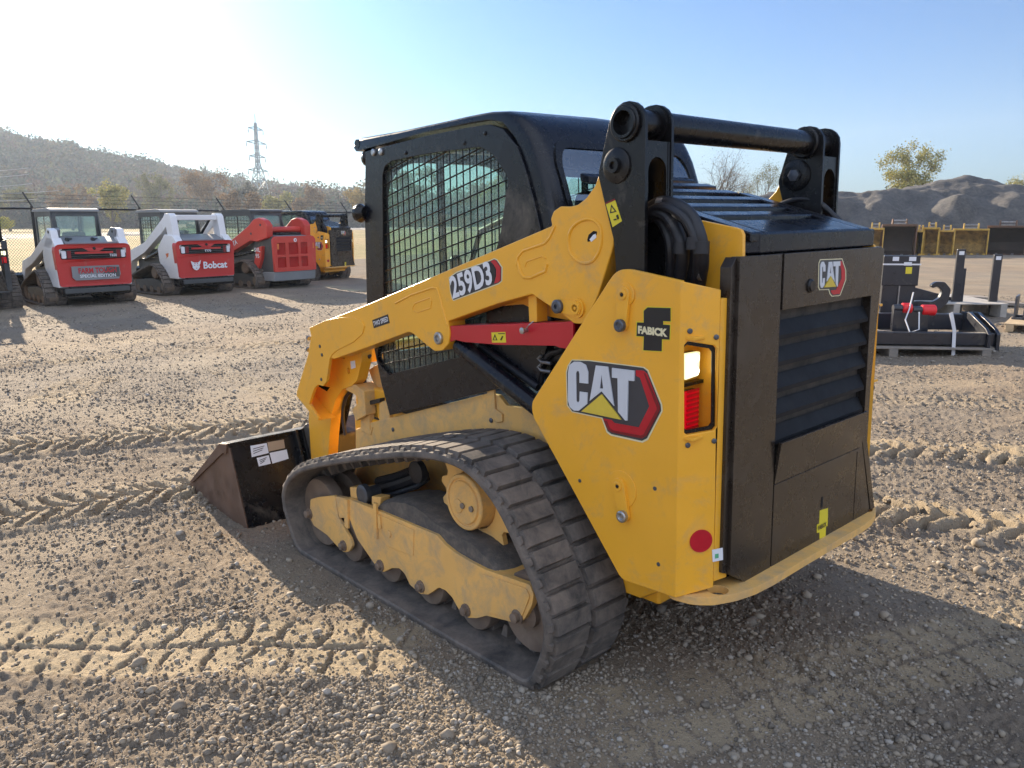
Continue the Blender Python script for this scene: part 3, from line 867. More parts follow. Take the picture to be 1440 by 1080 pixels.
# boom uprights ---------------------------------------------------------------------------------------------
up_px = [(857, 172), (861, 160), (868, 150), (876, 144), (885, 141.8), (894, 143.5), (901, 149), (906, 158), (908, 170), (907, 300), (905, 420), (868, 440), (868, 400), (863, 337), (849, 280), (842, 249), (842, 242)]
up = polyY(up_px, .615)
xr_ = max(0, 0)
xre = sum(p[0] for p in up[8:11]) / 3
up[8:11] = [(xre, up[8][1]), (xre, up[9][1]), (xre, up[10][1])]
tx, tz = onY(880.5, 173, .615)
bx_, bz_ = onY(868, 233, .615)
for sgn in (1, -1):
    fl = None if sgn == 1 else MIRY
    b = MB(); b.use('black')
    hole = circ(tx, tz, .047, 32)
    b.prism(up, .603, .615, holes=[hole]); b.prism(up, .475, .487)
    # rear web with an arched slot
    ztop = tz - .055; zar = onY(930, 221, .53)[1]; z0 = up[10][1]
    arch = [(.592, z0)] + [(.5475 + .0445 * cos(pi * k / 10), zar - .045 + .045 * sin(pi * k / 10)) for k in range(11)] + [(.503, z0)]
    web = [(.603, z0), (.603, ztop), (.487, ztop), (.487, z0)]
    outl = [(.603, z0), (.603, ztop), (.487, ztop), (.487, z0)] + arch[::-1]
    b.prism(outl, xre + .006, xre + .016, 'x')
    b.box(xre + .004, xre + .02, .487, .497, z0, ztop)
    # front web
    b.prism([(.603, z0), (.603, bz_ + .02), (.487, bz_ + .02), (.487, z0)], xre + .10, xre + .11, 'x')
    U = b.build('boom_upright', None, L, bevel=.003, flip=fl, label='tall black double plate upright')
    b = MB(); b.use('black')
    b.lathe((tx, .600, tz), (0, 1, 0), [(0, .056), (.024, .056), (.027, .052), (.027, .047), (.030, .0465), (.034, .0445), (.034, .036), (-.03, .036), (-.03, .001)], 36)
    b.use('void').cyl((tx, .58, tz), (tx, .585, tz), .036, 24)
    b.build('tube_socket', None, U, bevel=0, flip=fl)
    b = MB(); b.use('black')
    b.lathe((bx_, .615, bz_), (0, 1, 0), [(-.002, .055), (.006, .053), (.009, .045), (.010, .024), (.013, .024), (.024, .022), (.024, .012), (.014, .010)], 32)
    b.build('pivot_pin', None, U, flip=fl); b = MB(); b.use('black')
    b.lathe((bx_, .475, bz_), (0, -1, 0), [(-.002, .062), (.006, .060), (.009, .050), (.010, .026)], 32)
    b.use('dark_steel').lathe((bx_, .465, bz_), (0, -1, 0), [(0, .024), (.016, .024), (.018, .016)], 6)
    b.build('pivot_pin', None, U, flip=fl)
    b = MB(); b.use('black')
    b.lathe((tx, .487, tz), (0, -1, 0), [(-.01, .060), (.03, .060), (.034, .054), (.034, .036)], 32)
    b.build('tube_collar', None, U, flip=fl)
b = MB(); b.use('black').cyl((tx, -.60, tz), (tx, .60, tz), .0445, 40, cap=False)
b.build('cross_tube', None, L, label='round black cross tube joining the two uprights')
decal('warning_sticker', [
    ('yel_dec', [(190, 152), (268, 116), (329, 305), (250, 357)]),
    ('black_dec', [(229, 240), (240, 165), (284, 226)], [(238, 228), (242, 182), (270, 221)]),
    ('dkred_dec', [(193, 163), (190, 152), (268, 116), (272, 128)]),
    ('black_dec', [(262, 290), (282, 285), (284, 296), (264, 300)]), ('black_dec', [(285, 260), (296, 250), (306, 285), (296, 292)]),
], .615, (820, 260), 6.0, L, label='yellow warning sticker on the black upright')

# lift arms -------------------------------------------------------------------------------------------------
YA = .600
arm_px = [(458, 451), (512, 430), (640, 375.5), (776, 317.5), (774, 308), (778, 297), (788, 290), (800, 291), (812, 288), (823.6, 279), (836, 262), (846, 235), (856, 217), (868, 212), (880, 218), (884, 235), (880, 290),
          (863, 337), (862.5, 345), (841, 415), (826, 450), (818, 456), (807, 455), (791, 443), (748, 414), (700, 427), (630, 452), (632, 470), (630, 484), (622, 493), (611, 494), (603, 488), (580, 469), (574, 467), (510, 491), (470, 505), (450, 500), (445, 470)]
plate_px = [(435, 461), (458, 450.5), (480, 446), (498, 447), (508, 451), (512, 459), (509, 470), (497, 481), (475, 492), (467, 498), (463.5, 505), (459, 536), (454, 543), (447, 541), (442, 546), (434.5, 568), (447.5, 588), (447, 591), (433, 577), (417, 557), (417.5, 550), (433, 500), (437.5, 472)]
leg_px = [(462, 500), (509, 486), (508, 510), (502, 535), (494, 543), (482, 547), (472, 561), (466, 583), (463, 615), (461, 650), (438, 650), (436, 622), (434, 590), (436, 560), (446, 542), (456, 540)]
for sgn in (1, -1):
    fl = None if sgn == 1 else MIRY
    b = MB(); b.use('yellow')
    b.prism(rounded(polyY(arm_px, YA), .006, 2), YA - .09, YA)
    arm = b
    armo = b.build('lift_arm', None, L, bevel=.006, flip=fl, seg=3, label='yellow lift arm with pressed ribs' if sgn == 1 else 'right yellow lift arm, mostly hidden')
    b = MB(); b.use('yellow')
    b.prism(polyY(plate_px, YA + .004), YA - .012, YA + .004)
    # front web closing the elbow box
    fw = polyY([(435, 461), (437.5, 472), (433, 500), (417.5, 550), (417, 557), (433, 577), (447.5, 591)], YA)
    th = [(x - .012, z) for x, z in fw]
    b.prism(fw + th[::-1], YA - .10, YA - .002)
    b.build('elbow_plate', None, armo, bevel=.004, flip=fl)
    b = MB(); b.use('yellow')
    hl = [circ(*onY(491, 521, YA - .10), .0165, 16)]
    b.prism(rounded(polyY(leg_px, YA - .095), .01, 3), YA - .155, YA - .095, holes=hl)
    b.build('arm_leg', None, armo, bevel=.006, flip=fl)
    # rounded ribs pressed in the arm
    def rib(path, r=.0055, closed=False, y=YA, q='yellow'):
        if len(path) > 9: path = [tuple(v) for v in smooth_loop([Vector(v) for v in path], 2)]
        return [(onY(px, py, y)[0], y, onY(px, py, y)[1]) for px, py in path]
    o3 = ((620, 130), 3.7235)
    ring = [(667, 790), (672, 735), (700, 690), (750, 662), (800, 665), (835, 700), (842, 740), (840, 800), (820, 855), (785, 892), (740, 895), (700, 870), (675, 835)]
    b = MB(); b.use('yellow')
    b.tube(rib(sh(ring, *o3)), .0058, 8, closed=True)
    b.build('pressed_rib', None, armo, flip=fl)
    oval = [(395, 905), (405, 860), (430, 830), (545, 790), (570, 760), (598, 700)]
    b = MB(); b.use('yellow')
    b.tube(rib(sh(oval, *o3)), .005, 8)
    b.build('pressed_rib', None, armo, flip=fl)
    oval2 = [(400, 880), (415, 940), (435, 968), (470, 970), (548, 935), (556, 900)]
    b = MB(); b.use('yellow')
    b.tube(rib(sh(oval2, *o3)), .0058, 8)
    b.build('pressed_rib', None, armo, flip=fl)
    b = MB(); b.use('yellow')
    b.tube(rib(sh([(440, 912), (450, 885), (530, 858), (550, 868)], *o3)), .003, 6)
    b.build('pressed_rib', None, armo, flip=fl)
    o2 = ((480, 130), 3.085)
    b = MB(); b.use('yellow')
    b.tube(rib(sh([(235, 915), (300, 880), (395, 848), (415, 850), (425, 880), (460, 1010)], *o2)), .0045, 8)
    b.build('pressed_rib', None, armo, flip=fl)
    b = MB(); b.use('yellow')
    b.tube(rib(sh([(312, 930), (320, 915), (385, 890), (392, 905), (388, 935), (330, 955), (312, 945)], *o2)), .003, 6, closed=True)
    b.build('pressed_rib', None, armo, flip=fl)
    # pins of the arm
    b = MB()
    x, z = onY(618, 475.5, YA)
    b.use('zinc').lathe((x, YA - .002, z), (0, 1, 0), [(0, .026), (.012, .026), (.016, .022), (.016, .014), (.008, .012)], 20)
    b.build('arm_pin', None, armo, flip=fl); b = MB()
    x0, z0 = onY(789, 430.5, YA); x1, z1 = onY(812, 433, YA)
    b.use('yellow').prism(circ(x1, z1, .034, 28), YA - .001, YA + .008)
    b.use('yellow').prism([(x0, z0 + .02), (x0, z0 - .02), (x1, z1 - .026), (x1 - .02, z1 - .018), (x1 - .026, z1), (x1 - .02, z1 + .018), (x1, z1 + .026)], YA + .002, YA + .013)
    b.use('dark_steel').lathe((x0, YA + .010, z0), (0, 1, 0), [(0, .024), (.014, .024), (.018, .018), (.018, .008), (.010, .007)], 20)
    b.use('yellow').lathe((x1, YA + .012, z1), (0, 1, 0), [(0, .022), (.004, .021), (.004, .013), (.001, .012), (.001, .006), (.003, .005)], 20)
    for px, py in ((450, 487), (453, 499), (452, 533.5)):
        x, z = onY(px, py, YA + .004); bb = MB(); bb.use('dark_steel').lathe((x, YA + .003, z), (0, 1, 0), [(0, .009), (.004, .009), (.005, .005)], 8); bb.build('bolt', None, armo, flip=fl)
    for px, py in ((435, 476), (434.5, 492)):
        x, z = onY(px, py, YA - .02); bb = MB(); bb.use('dark_steel').lathe((x, YA - .02, z), (.85, 0, .3), [(0, .013), (.014, .012)], 8); bb.build('bolt', None, armo, flip=fl)
    b.build('arm_pin', None, armo, flip=fl)
    if sgn == 1:
        b = MB(); o = ((620, 130), 3.7235)
        x, z = onY(*sh([(795, 752)], *o)[0], YA)
        pts = [onY(*q, YA) for q in sh([(768, 770), (775, 745), (800, 725), (818, 728), (816, 745), (800, 760), (780, 780), (770, 782)], *o)]
        b.use('void').prism(pts, YA + .0003, YA + .0014)
        pts = [onY(*q, YA) for q in sh([(780, 770), (800, 745), (812, 740), (815, 760), (790, 782)], *o)]
        b.use('white_dec').prism(pts, YA + .0003, YA + .002)
        b.build('slot', None, armo)
        decal('model_plate', [
            ('cream_dec', [(42, 968), (84, 938), (252, 880), (280, 868), (296, 874), (324, 915), (322, 988), (304, 1004), (175, 1052), (66, 1092), (58, 1080), (48, 1040)]),
            ('grey_dec', [(46, 970), (86, 944), (254, 885), (280, 873), (293, 878), (318, 916), (317, 986), (301, 999), (175, 1046), (68, 1086), (62, 1078), (52, 1040)]),
            ('red_dec', [(262, 884), (280, 876), (291, 881), (315, 917), (314, 984), (299, 996), (282, 1000), (292, 960), (292, 925), (278, 900)]),
            ('black_dec', [(260, 890), (276, 903), (289, 926), (288, 960), (278, 996), (262, 990)]),
        ], YA, (620, 130), 3.7235, armo)
        text_px('lettering', '259D3', (637.8, 419), (694.5, 397), (632.6, 391), YA, 'white_dec', armo, bold=.032, depth=.0048)
        decal('speed_label', [('black_dec', [(741, 181), (874, 131), (890, 205), (755, 250)])], YA, (400, 420), 6.0, armo)
        text_px('lettering', 'TWO SPEED', (526.2, 458.6), (546.6, 451.3), (525, 452.5), YA, 'white_dec', armo, bold=.02, depth=.002)
        b = MB(); b.use('white_dec').prism(polyY([(493, 508), (499, 507), (500, 517), (494, 519)], YA - .094), YA - .096, YA - .0925)
        b.build('sticker', None, armo)
    # lift cylinder
    b = MB(); yc = .545
    p = [(*onY(638, 478, yc), 0), (*onY(762, 577, yc), 0)]
    a = Vector((p[0][0], yc, p[0][1])); c = Vector((p[1][0], yc, p[1][1]))
    c = a + (c - a) * 1.25
    b.use('cab_black').cyl(a + (c - a) * .06, c, .036, 28)
    b.use('steel').cyl(a - (c - a) * .05, a + (c - a) * .07, .02, 20)
    o_ = b.build('lift_cylinder', None, L, bevel=.002, flip=fl)
    b = MB()
    q0 = onY(676, 486, .50); q1 = onY(757, 545, .50)
    b.use('hose').cyl((q0[0], .50, q0[1]), (q1[0], .50, q1[1]), .016, 12)
    b.use('steel').cyl((q0[0] + .03, .50, q0[1] + .025), (q0[0], .50, q0[1]), .014, 10)
    b.build('pipe', None, o_, flip=fl)
    # tilt cylinder behind the leg
    b = MB(); yt = .36
    q0 = onY(490, 548, yt); q1 = onY(470, 640, yt)
    b.use('black').cyl((q0[0], yt, q0[1]), (q1[0], yt, q1[1]), .030, 20)
    b.use('steel').cyl((q1[0], yt, q1[1]), (q1[0] + (q1[0] - q0[0]) * .6, yt, q1[1] + (q1[1] - q0[1]) * .6), .018, 16)
    b.build('tilt_cylinder', None, L, flip=fl)
# torsion cross member low between the legs
b = MB(); x, z = onY(486, 500, .45)
b.use('yellow').box(x + .02, x + .10, -.50, .50, z - .06, z + .04)
b.build('arm_cross_member', None, L, bevel=.01)
# red lift arm brace
b = MB()
rp = polyY([(631, 458.5), (791.5, 453), (806, 451), (806, 484), (798, 491), (786, 489), (781, 486.5), (700, 485), (652, 481), (640, 478), (633, 481)], .592)
b.use('red').prism(rp, .580, .592); b.prism(rp, .510, .522)
tp = polyY([(631, 458.5), (791.5, 453), (806, 451), (806, 454.5), (791.5, 456.5), (632, 462)], .592)
b.prism(tp, .522, .580)
BR = b.build('arm_brace', None, L, bevel=.002, label='red lift arm brace stored under the arm')
decal('warning_sticker', [('yel_dec', [(427, 285), (545, 280), (551, 370), (432, 371)]), ('black_dec', [(485, 292), (540, 290), (541, 297), (486, 299)]),
                          ('black_dec', [(440, 350), (458, 300), (478, 350)], [(447, 345), (458, 312), (471, 345)]), ('black_dec', [(505, 345), (520, 315), (528, 318), (512, 352)])], .592, (620, 420), 6.0, BR)
b = MB(); x, z = onY(739, 464.5, .60)
b.use('zinc').lathe((x, .588, z), (0, 1, 0), [(0, .008), (.02, .008), (.022, .012), (.032, .012), (.034, .006)], 12)
q = [(*onY(739, 464, .615), 0), (*onY(745, 457, .615), 0), (*onY(750, 452, .60), 0)]
b.tube([(q[0][0], .615, q[0][1]), (q[1][0], .62, q[1][1]), (q[2][0], .60, q[2][1])], .0022, 6)
b.build('lynch_pin', None, BR)
b = MB(); s3 = polyY([(742, 405), (754, 402), (755, 453), (744, 453)], .575)
b.use('yellow').prism(s3, .52, .575); b.build('brace_strap', None, L, bevel=.002)
# inner linkage seen under the arm
b = MB(); ip = polyY([(690, 432), (735, 416), (800, 440), (806, 452), (770, 445), (735, 428)], .50)
b.use('yellow').prism(ip, .46, .50); b.build('inner_link', None, L, bevel=.003)
# steel handles near the tower
b = MB()
for yy in (500, 512):
    q = [onY(762, yy, .50), onY(757, yy + 4, .50), onY(762, yy + 9, .50), onY(775, yy + 11, .50)]
    b.tube([(a_, .50, c_) for a_, c_ in q], .007, 8)
b.build('hydraulic_tube', 'steel', L)

# hoses ------------------------------------------------------------------------------------------------------
def hose(path, r, name='hydraulic_hose'):
    P = [Vector((onY(px, py, y)[0], y, onY(px, py, y)[1])) for px, py, y in path]
    Q = [P[0]]
    for i in range(len(P) - 1):
        p0 = P[max(0, i - 1)]; p1 = P[i]; p2 = P[i + 1]; p3_ = P[min(len(P) - 1, i + 2)]
        for k in range(1, 7):
            t = k / 6
            Q.append(0.5 * ((2 * p1) + (p2 - p0) * t + (2 * p0 - 5 * p1 + 4 * p2 - p3_) * t * t + (3 * p1 - p0 - 3 * p2 + p3_) * t ** 3))
    b = MB(); b.tube(Q, r, 12)
    return b.build(name, 'hose', L)
hose([(914, 293, .53), (928, 285, .53), (950, 288, .54), (972, 304, .54), (985, 335, .54), (988, 365, .52), (984, 395, .49), (976, 440, .46), (970, 480, .46)], .020)
hose([(914, 297, .55), (926, 291, .55), (945, 294, .56), (966, 312, .56), (979, 345, .55), (980, 378, .52), (970, 430, .47), (964, 470, .46)], .014)
hose([(914, 300, .54), (922, 298, .54), (938, 304, .54), (952, 325, .54), (960, 352, .54), (957, 385, .52), (948, 430, .50), (944, 470, .50)], .020)
hose([(914, 306, .52), (922, 306, .52), (935, 320, .52), (943, 350, .52), (941, 400, .50), (935, 450, .50)], .016)
hose([(925, 292, .50), (950, 285, .50), (968, 300, .48), (974, 330, .48), (969, 380, .46), (960, 450, .45)], .015)
hose([(914, 296, .51), (940, 290, .50), (958, 310, .49), (966, 345, .48), (958, 400, .47), (950, 460, .46)], .010)
b = MB()
for (px, py, y, r) in ((986, 348, .537, .025), (974, 342, .553, .02), (958, 348, .54, .025)):
    x, z = onY(px, py, y); b.cyl((x, y, z - .018), (x, y, z + .018), r, 16)
b.build('hose_sleeve', 'hose', L)
for px, py, y in ((931, 287, .535), (955, 300, .53), (984, 385, .50)):
    x, z = onY(px, py, y); b = MB(); b.use('zinc').cyl((x - .012, y, z), (x + .012, y, z), .022, 12); b.build('hose_clamp', None, L)
hose([(800, 478, .50), (790, 492, .50), (775, 497, .49), (765, 510, .48), (760, 540, .47)], .012)
hose([(806, 500, .47), (780, 505, .46), (745, 520, .44), (705, 530, .42), (690, 548, .42)], .014)
hose([(740, 430, .46), (720, 445, .45), (715, 480, .44), (730, 520, .43)], .012)
hose([(496, 548, .46), (486, 560, .45), (482, 585, .45), (486, 612, .45)], .010)
hose([(520, 500, .46), (510, 520, .44), (515, 550, .42), (510, 600, .42)], .010)
P = [(1080, 299), (1100, 287), (1125, 280), (1148, 284), (1166, 297), (1182, 316)]
hose([(px, py, -.46 - .01 * i) for i, (px, py) in enumerate(P)], .012)
hose([(1110, 300, -.50), (1140, 288, -.52), (1165, 298, -.55), (1188, 318, -.58)], .012)
# small horn shaped casting behind the hood
x, z = onY(966, 284, .0)
b = MB(); b.use('yellow_dusty').lathe((.62, .05, onY(966, 284, .05)[1] + .02), (-1, .6, 0), [(0, .028), (.03, .04), (.05, .04), (.05, .014), (.02, .012)], 20)
o_ = b.build('filler_cap', None, L)

# cab ---------------------------------------------------------------------------------------------------------
YC = .49
roof_px = [(497, 204), (499, 198), (505, 193), (560, 183.5), (613, 172.5), (660, 162), (688, 156.5), (713, 155.5), (732, 162), (749, 181), (762, 213), (772, 250), (782, 300), (790, 345), (800, 400), (806, 470)]
rp = polyY(roof_px, YC - .02)
xb = rp[-1][0]
fx = onY(514, 212, YC)[0]
zfl = .80
prof = rp + [(xb, zfl), (fx + .02, zfl)]
in_prof = polyY([(503, 213), (600, 186), (660, 173), (690, 168), (710, 172), (728, 195), (742, 230), (752, 270), (762, 320), (775, 400), (780, 470)], YC - .02)
# roof shell: outer strip between outline and inner line
def open_resample(pts, n):
    P = [Vector(p) for p in pts]; Ls = [0]
    for i in range(len(P) - 1): Ls.append(Ls[-1] + (P[i + 1] - P[i]).length)
    out = []; k = 0
    for i in range(n):
        s_ = Ls[-1] * i / (n - 1)
        while k < len(P) - 2 and Ls[k + 1] < s_: k += 1
        out.append(P[k].lerp(P[k + 1], (s_ - Ls[k]) / max(1e-9, Ls[k + 1] - Ls[k])))
    return out
Np = 70
Oo = open_resample(rp + [(xb, zfl)], Np); Ii = open_resample(in_prof + [(xb + .06, zfl)], Np)
WZ0, WZ1, WY = 1.27, 1.845, .385
b = MB(); b.use('cab_black')
secs = [(-.478, .42), (-.474, .22), (-.465, .10), (-.450, .03), (-.430, 0), (-WY, 0), (0, 0), (WY, 0), (.430, 0), (.450, .03), (.465, .10), (.474, .22), (.478, .42)]
vs = []
for y, t in secs:
    for i in range(Np):
        crown = 0.010 * (1 - (y / .478) ** 2) if Oo[i].y > 1.9 else 0
        q = Oo[i].lerp(Ii[i], t); vs.append((q.x, y, q.y + crown))
no = len(vs)
for y, t in secs:
    for i in range(Np):
        vs.append((Ii[i].x, y, Ii[i].y))
fs = []
def isw(j, i):
    return abs((secs[j][0] + secs[j + 1][0]) / 2) < WY and i > Np * .35 and WZ0 < (Oo[i].y + Oo[i + 1].y) / 2 < WZ1
for j in range(len(secs) - 1):
    for i in range(Np - 1):
        q = (j * Np + i, (j + 1) * Np + i, (j + 1) * Np + i + 1, j * Np + i + 1)
        if not isw(j, i):
            fs.append(q); fs.append(tuple(no + v for v in reversed(q)))
for j in (0, len(secs) - 1):
    for i in range(Np - 1):
        fs.append((j * Np + i, j * Np + i + 1, no + j * Np + i + 1, no + j * Np + i))
for i in (0, Np - 1):
    for j in range(len(secs) - 1):
        fs.append((j * Np + i, (j + 1) * Np + i, no + (j + 1) * Np + i, no + j * Np + i))
b.add(vs, fs)
CABO = b.build('cab', None, L, smooth=40, label='black cab with pressed roof and guarded side window')
# pressed roof bead and drip edge
b = MB(); b.use('cab_black')
bead = sh([(110, 296), (400, 243), (640, 198), (880, 152), (1000, 133), (1080, 142), (1150, 180), (1200, 235), (1250, 320), (1290, 430), (1330, 560)], (480, 140), 4.8)
b.tube([(onY(px, py, YC - .013)[0], YC - .019, onY(px, py, YC - .019)[1]) for px, py in bead], .0065, 8)
x_, z_ = onY(499, 201, YC)
b.cyl((x_ + .0, -YC + .03, z_ - .004), (x_ + .0, YC - .01, z_ - .004), .021, 14)
b.build('roof_bead', None, CABO)
# rear wall opening is cut by making the strip hollow: rear frame pieces are added instead
side = polyY([(514, 213), (600, 191), (660, 179), (688, 175), (707, 181), (727, 206), (738, 236), (750, 280), (762, 330), (772, 400), (776, 455)], YC)
sideo = side + [onY(756, 540, YC), onY(720, 541, YC), onY(688, 549.5, YC), onY(548, 584, YC), onY(535, 535, YC), onY(516, 440, YC), onY(512.5, 294, YC)]
win = polyY([(538, 245), (541, 234), (551, 226.5), (600, 216.5), (674, 207), (690, 215), (703, 232), (714, 252), (704, 325), (694, 365), (686, 420), (682, 470), (680, 492), (640, 503), (560, 523), (548, 527), (536, 515), (530, 503), (536, 470), (539, 409)], YC)
# the lower end runs under the arm
for sgn in (1, -1):
    fl = None if sgn == 1 else MIRY
    b = MB(); b.use('cab_black'); b.prism(sideo, YC - .03, YC, holes=[win])
    o_ = b.build('cab_side', None, CABO, bevel=.003, flip=fl)
    if sgn == 1:
        b = MB()
        for px, py in ((571, 215), (653.5, 201), (682.5, 187.5)):
            x, z = onY(px, py, YC); b.lathe((x, YC, z), (0, 1, 0), [(-.001, .009), (.004, .008), (.006, .004)], 10)
        b.use('black').build('bolt', None, CABO)
        b = MB()
        for px, py in ((526, 214.5), (536.5, 213.5)):
            x, z = onY(px, py, YC); b.use('zinc').lathe((x, YC - .001, z), (0, 1, 0), [(0, .016), (.008, .016), (.012, .010)], 14)
        b.build('hinge_bolt', None, CABO)
    # wire guard: rods clipped by the window outline
    def clip(p, d, poly):
        ts = []
        n = len(poly)
        for i in range(n):
            a = Vector(poly[i]); c = Vector(poly[(i + 1) % n]); e = c - a
            den = d.x * e.y - d.y * e.x
            if abs(den) < 1e-9: continue
            t = ((a.x - p.x) * e.y - (a.y - p.y) * e.x) / den; u = ((a.x - p.x) * d.y - (a.y - p.y) * d.x) / den
            if 0 <= u <= 1: ts.append(t)
        ts.sort(); return [(ts[i], ts[i + 1]) for i in range(0, len(ts) - 1, 2)]
    b = MB(); b.use('black')
    d0 = (Vector(onY(700, 258, YC)) - Vector(onY(540, 330, YC))).normalized(); p0 = Vector(onY(540, 330, YC))
    nrm = Vector((-d0.y, d0.x))
    if sgn == 1:
        for k in range(-16, 12):
            p = p0 + Vector((0, 1)) * k * .0545
            for t0, t1 in clip(p, d0, win):
                if t1 - t0 > .02:
                    a = p + d0 * (t0 - .006); c = p + d0 * (t1 + .006)
                    b.cyl((a.x, YC - .008, a.y), (c.x, YC - .008, c.y), .0032, 6)
        xmin = min(q[0] for q in win); k = 0; x = xmin + .03
        while x < max(q[0] for q in win):
            p = Vector((x, 1.5)); d1 = Vector((-.02, 1)).normalized()
            for t0, t1 in clip(p, d1, win):
                if t1 - t0 > .02:
                    a = p + d1 * (t0 - .006); c = p + d1 * (t1 + .006)
                    b.cyl((a.x, YC - .013, a.y), (c.x, YC - .013, c.y), .0032, 6)
            x += .043
        b.build('window_guard', None, CABO, smooth=60, label='woven black wire guard over the side window')
    else:
        for k in range(-16, 12, 2):
            p = p0 + Vector((0, 1)) * k * .0545
            for t0, t1 in clip(p, d0, win):
                a = p + d0 * t0; c = p + d0 * t1
                b.cyl((a.x, YC - .008, a.y), (c.x, YC - .008, c.y), .0032, 5)
        for i in range(10):
            p = Vector((min(q[0] for q in win) + .04 + .1 * i, 1.5)); d1 = Vector((0, 1))
            for t0, t1 in clip(p, d1, win):
                a = p + d1 * t0; c = p + d1 * t1
                b.cyl((a.x, YC - .013, a.y), (c.x, YC - .013, c.y), .0032, 5)
        b.build('window_guard', None, CABO, smooth=60, flip=fl)
    b = MB(); b.use('glass').prism(win, YC - .026, YC - .022)
    b.build('side_window', None, CABO, smooth=0, flip=fl)
    # sliding window bar
    b = MB(); x, z = onY(621, 300, YC - .04); b.use('black').box(x - .014, x + .014, YC - .05, YC - .03, .95, 1.84)
    b.build('window_bar', None, CABO, flip=fl)
# rear wall with rounded window
xw = onX(0, 0, 0) and rp[10][0]
def rear_x(z):
    # the rear of the cab follows the roof outline
    for i in range(8, len(rp) - 1):
        if rp[i][1] >= z >= rp[i + 1][1]:
            t = (rp[i][1] - z) / (rp[i][1] - rp[i + 1][1] + 1e-9); return rp[i][0] + t * (rp[i + 1][0] - rp[i][0])
    return xb
# front frame with rounded opening
b = MB(); b.use('cab_black')
fr_out = [(-.46, .84), (.46, .84), (.46, 1.93), (-.46, 1.94)]
fr_in = rounded([(-.40, .98), (.40, .98), (.40, 1.885), (-.40, 1.885)], [.03, .03, .22, .22], 8)
b.prism(fr_out, fx - .03, fx - .002, 'x', holes=[fr_in])
b.build('front_frame', None, CABO, bevel=.004)
b = MB(); b.use('glass').prism(fr_in, fx - .018, fx - .014, 'x'); b.build('front_window', None, CABO, smooth=0)
# rear window glass set just proud in a dark rubber seal on the rear skin
seal = []
rear_pts = [(-.36, 1.24), (.33, 1.24), (.375, 1.38), (.405, 1.60), (.42, 1.80), (.385, 1.872), (-.385, 1.872), (-.42, 1.80), (-.405, 1.60)]
rw = rounded(rear_pts, [.04, .04, .06, .06, .05, .05, .05, .05, .06], 5)
def mpR(p, t): return (rear_x(p[1]) - t, p[0], p[1])
rwi = [(y * .935, 1.555 + (z - 1.555) * .925) for y, z in rw]
big = rounded([(-.40, 1.25), (.40, 1.25), (.41, 1.86), (-.41, 1.86)], .02, 2)
def dense(p, st=.03):
    out = []
    for i in range(len(p)):
        a = Vector(p[i]); c = Vector(p[(i + 1) % len(p)]); k = max(1, int((c - a).length / st))
        out += [tuple(a.lerp(c, t / k)) for t in range(k)]
    return out
b = MB(); b.use('black').prism(dense(rw), .008, -.012, mp=mpR, holes=[dense(rwi)]); b.build('window_seal', None, CABO, smooth=40)
b = MB(); b.use('rear_glass')
ng = 12; vs = []
zs_ = [1.25 + .60 * i / ng for i in range(ng + 1)]
for z in zs_:
    vs += [(rear_x(z) - .002, -.40, z), (rear_x(z) - .002, .40, z)]
b.add(vs, [(2 * i, 2 * i + 1, 2 * i + 3, 2 * i + 2) for i in range(ng)])
b.build('rear_window', None, CABO, smooth=60)
b = MB(); b.use('white_dec').box(rear_x(1.72) + .03, rear_x(1.72) + .034, .10, .14, 1.70, 1.77); b.build('tag', None, CABO)
# cab floor, seat and controls
b = MB(); b.use('black').box(xb + .05, fx - .02, -.46, .46, .70, .80)
b.box(xb + .02, xb + .10, -.46, .46, .80, 1.27)
b.build('cab_floor', None, CABO)
b = MB(); b.use('seat').box(.42, .90, -.24, .24, .95, 1.10)
b.box(.33, .46, -.24, .24, 1.05, 1.55); b.box(.36, .46, -.14, .14, 1.57, 1.70)
b.build('seat', None, CABO, bevel=.04, seg=3)
b = MB(); b.use('seat')
for yy in (-.33, .33):
    b.box(.50, .95, yy - .05, yy + .05, 1.00, 1.22); b.cyl((.92, yy, 1.2), (.98, yy, 1.36), .02, 8); b.lathe((.98, yy, 1.36), (.2, 0, 1), [(0, .02), (.02, .03), (.07, .028), (.09, .012)], 12)
b.tube([(.5, .30, 1.65), (.85, .30, 1.55), (1.0, .28, 1.30)], .014, 8)
b.build('control_lever', None, CABO, bevel=.01)
b = MB(); b.use('black')
b.tube([(onY(530, 235, YC)[0] + .03, YC - .02, 1.86), (fx + .045, YC - .06, 1.84), (fx + .05, YC - .08, 1.80)], .02, 10)
b.lathe((fx + .01, YC - .05, onY(507, 222, YC)[1]), (1, 0, 0), [(0, .03), (.03, .045), (.05, .04), (.052, .01)], 16)
b.build('front_lamp', None, CABO); b = MB(); b.use('black')
b.lathe((fx + .03, YC - .0, onY(506, 300, YC)[1]), (1, .3, 0), [(0, .03), (.03, .045), (.05, .04), (.052, .01)], 16)
b.build('front_lamp', None, CABO)

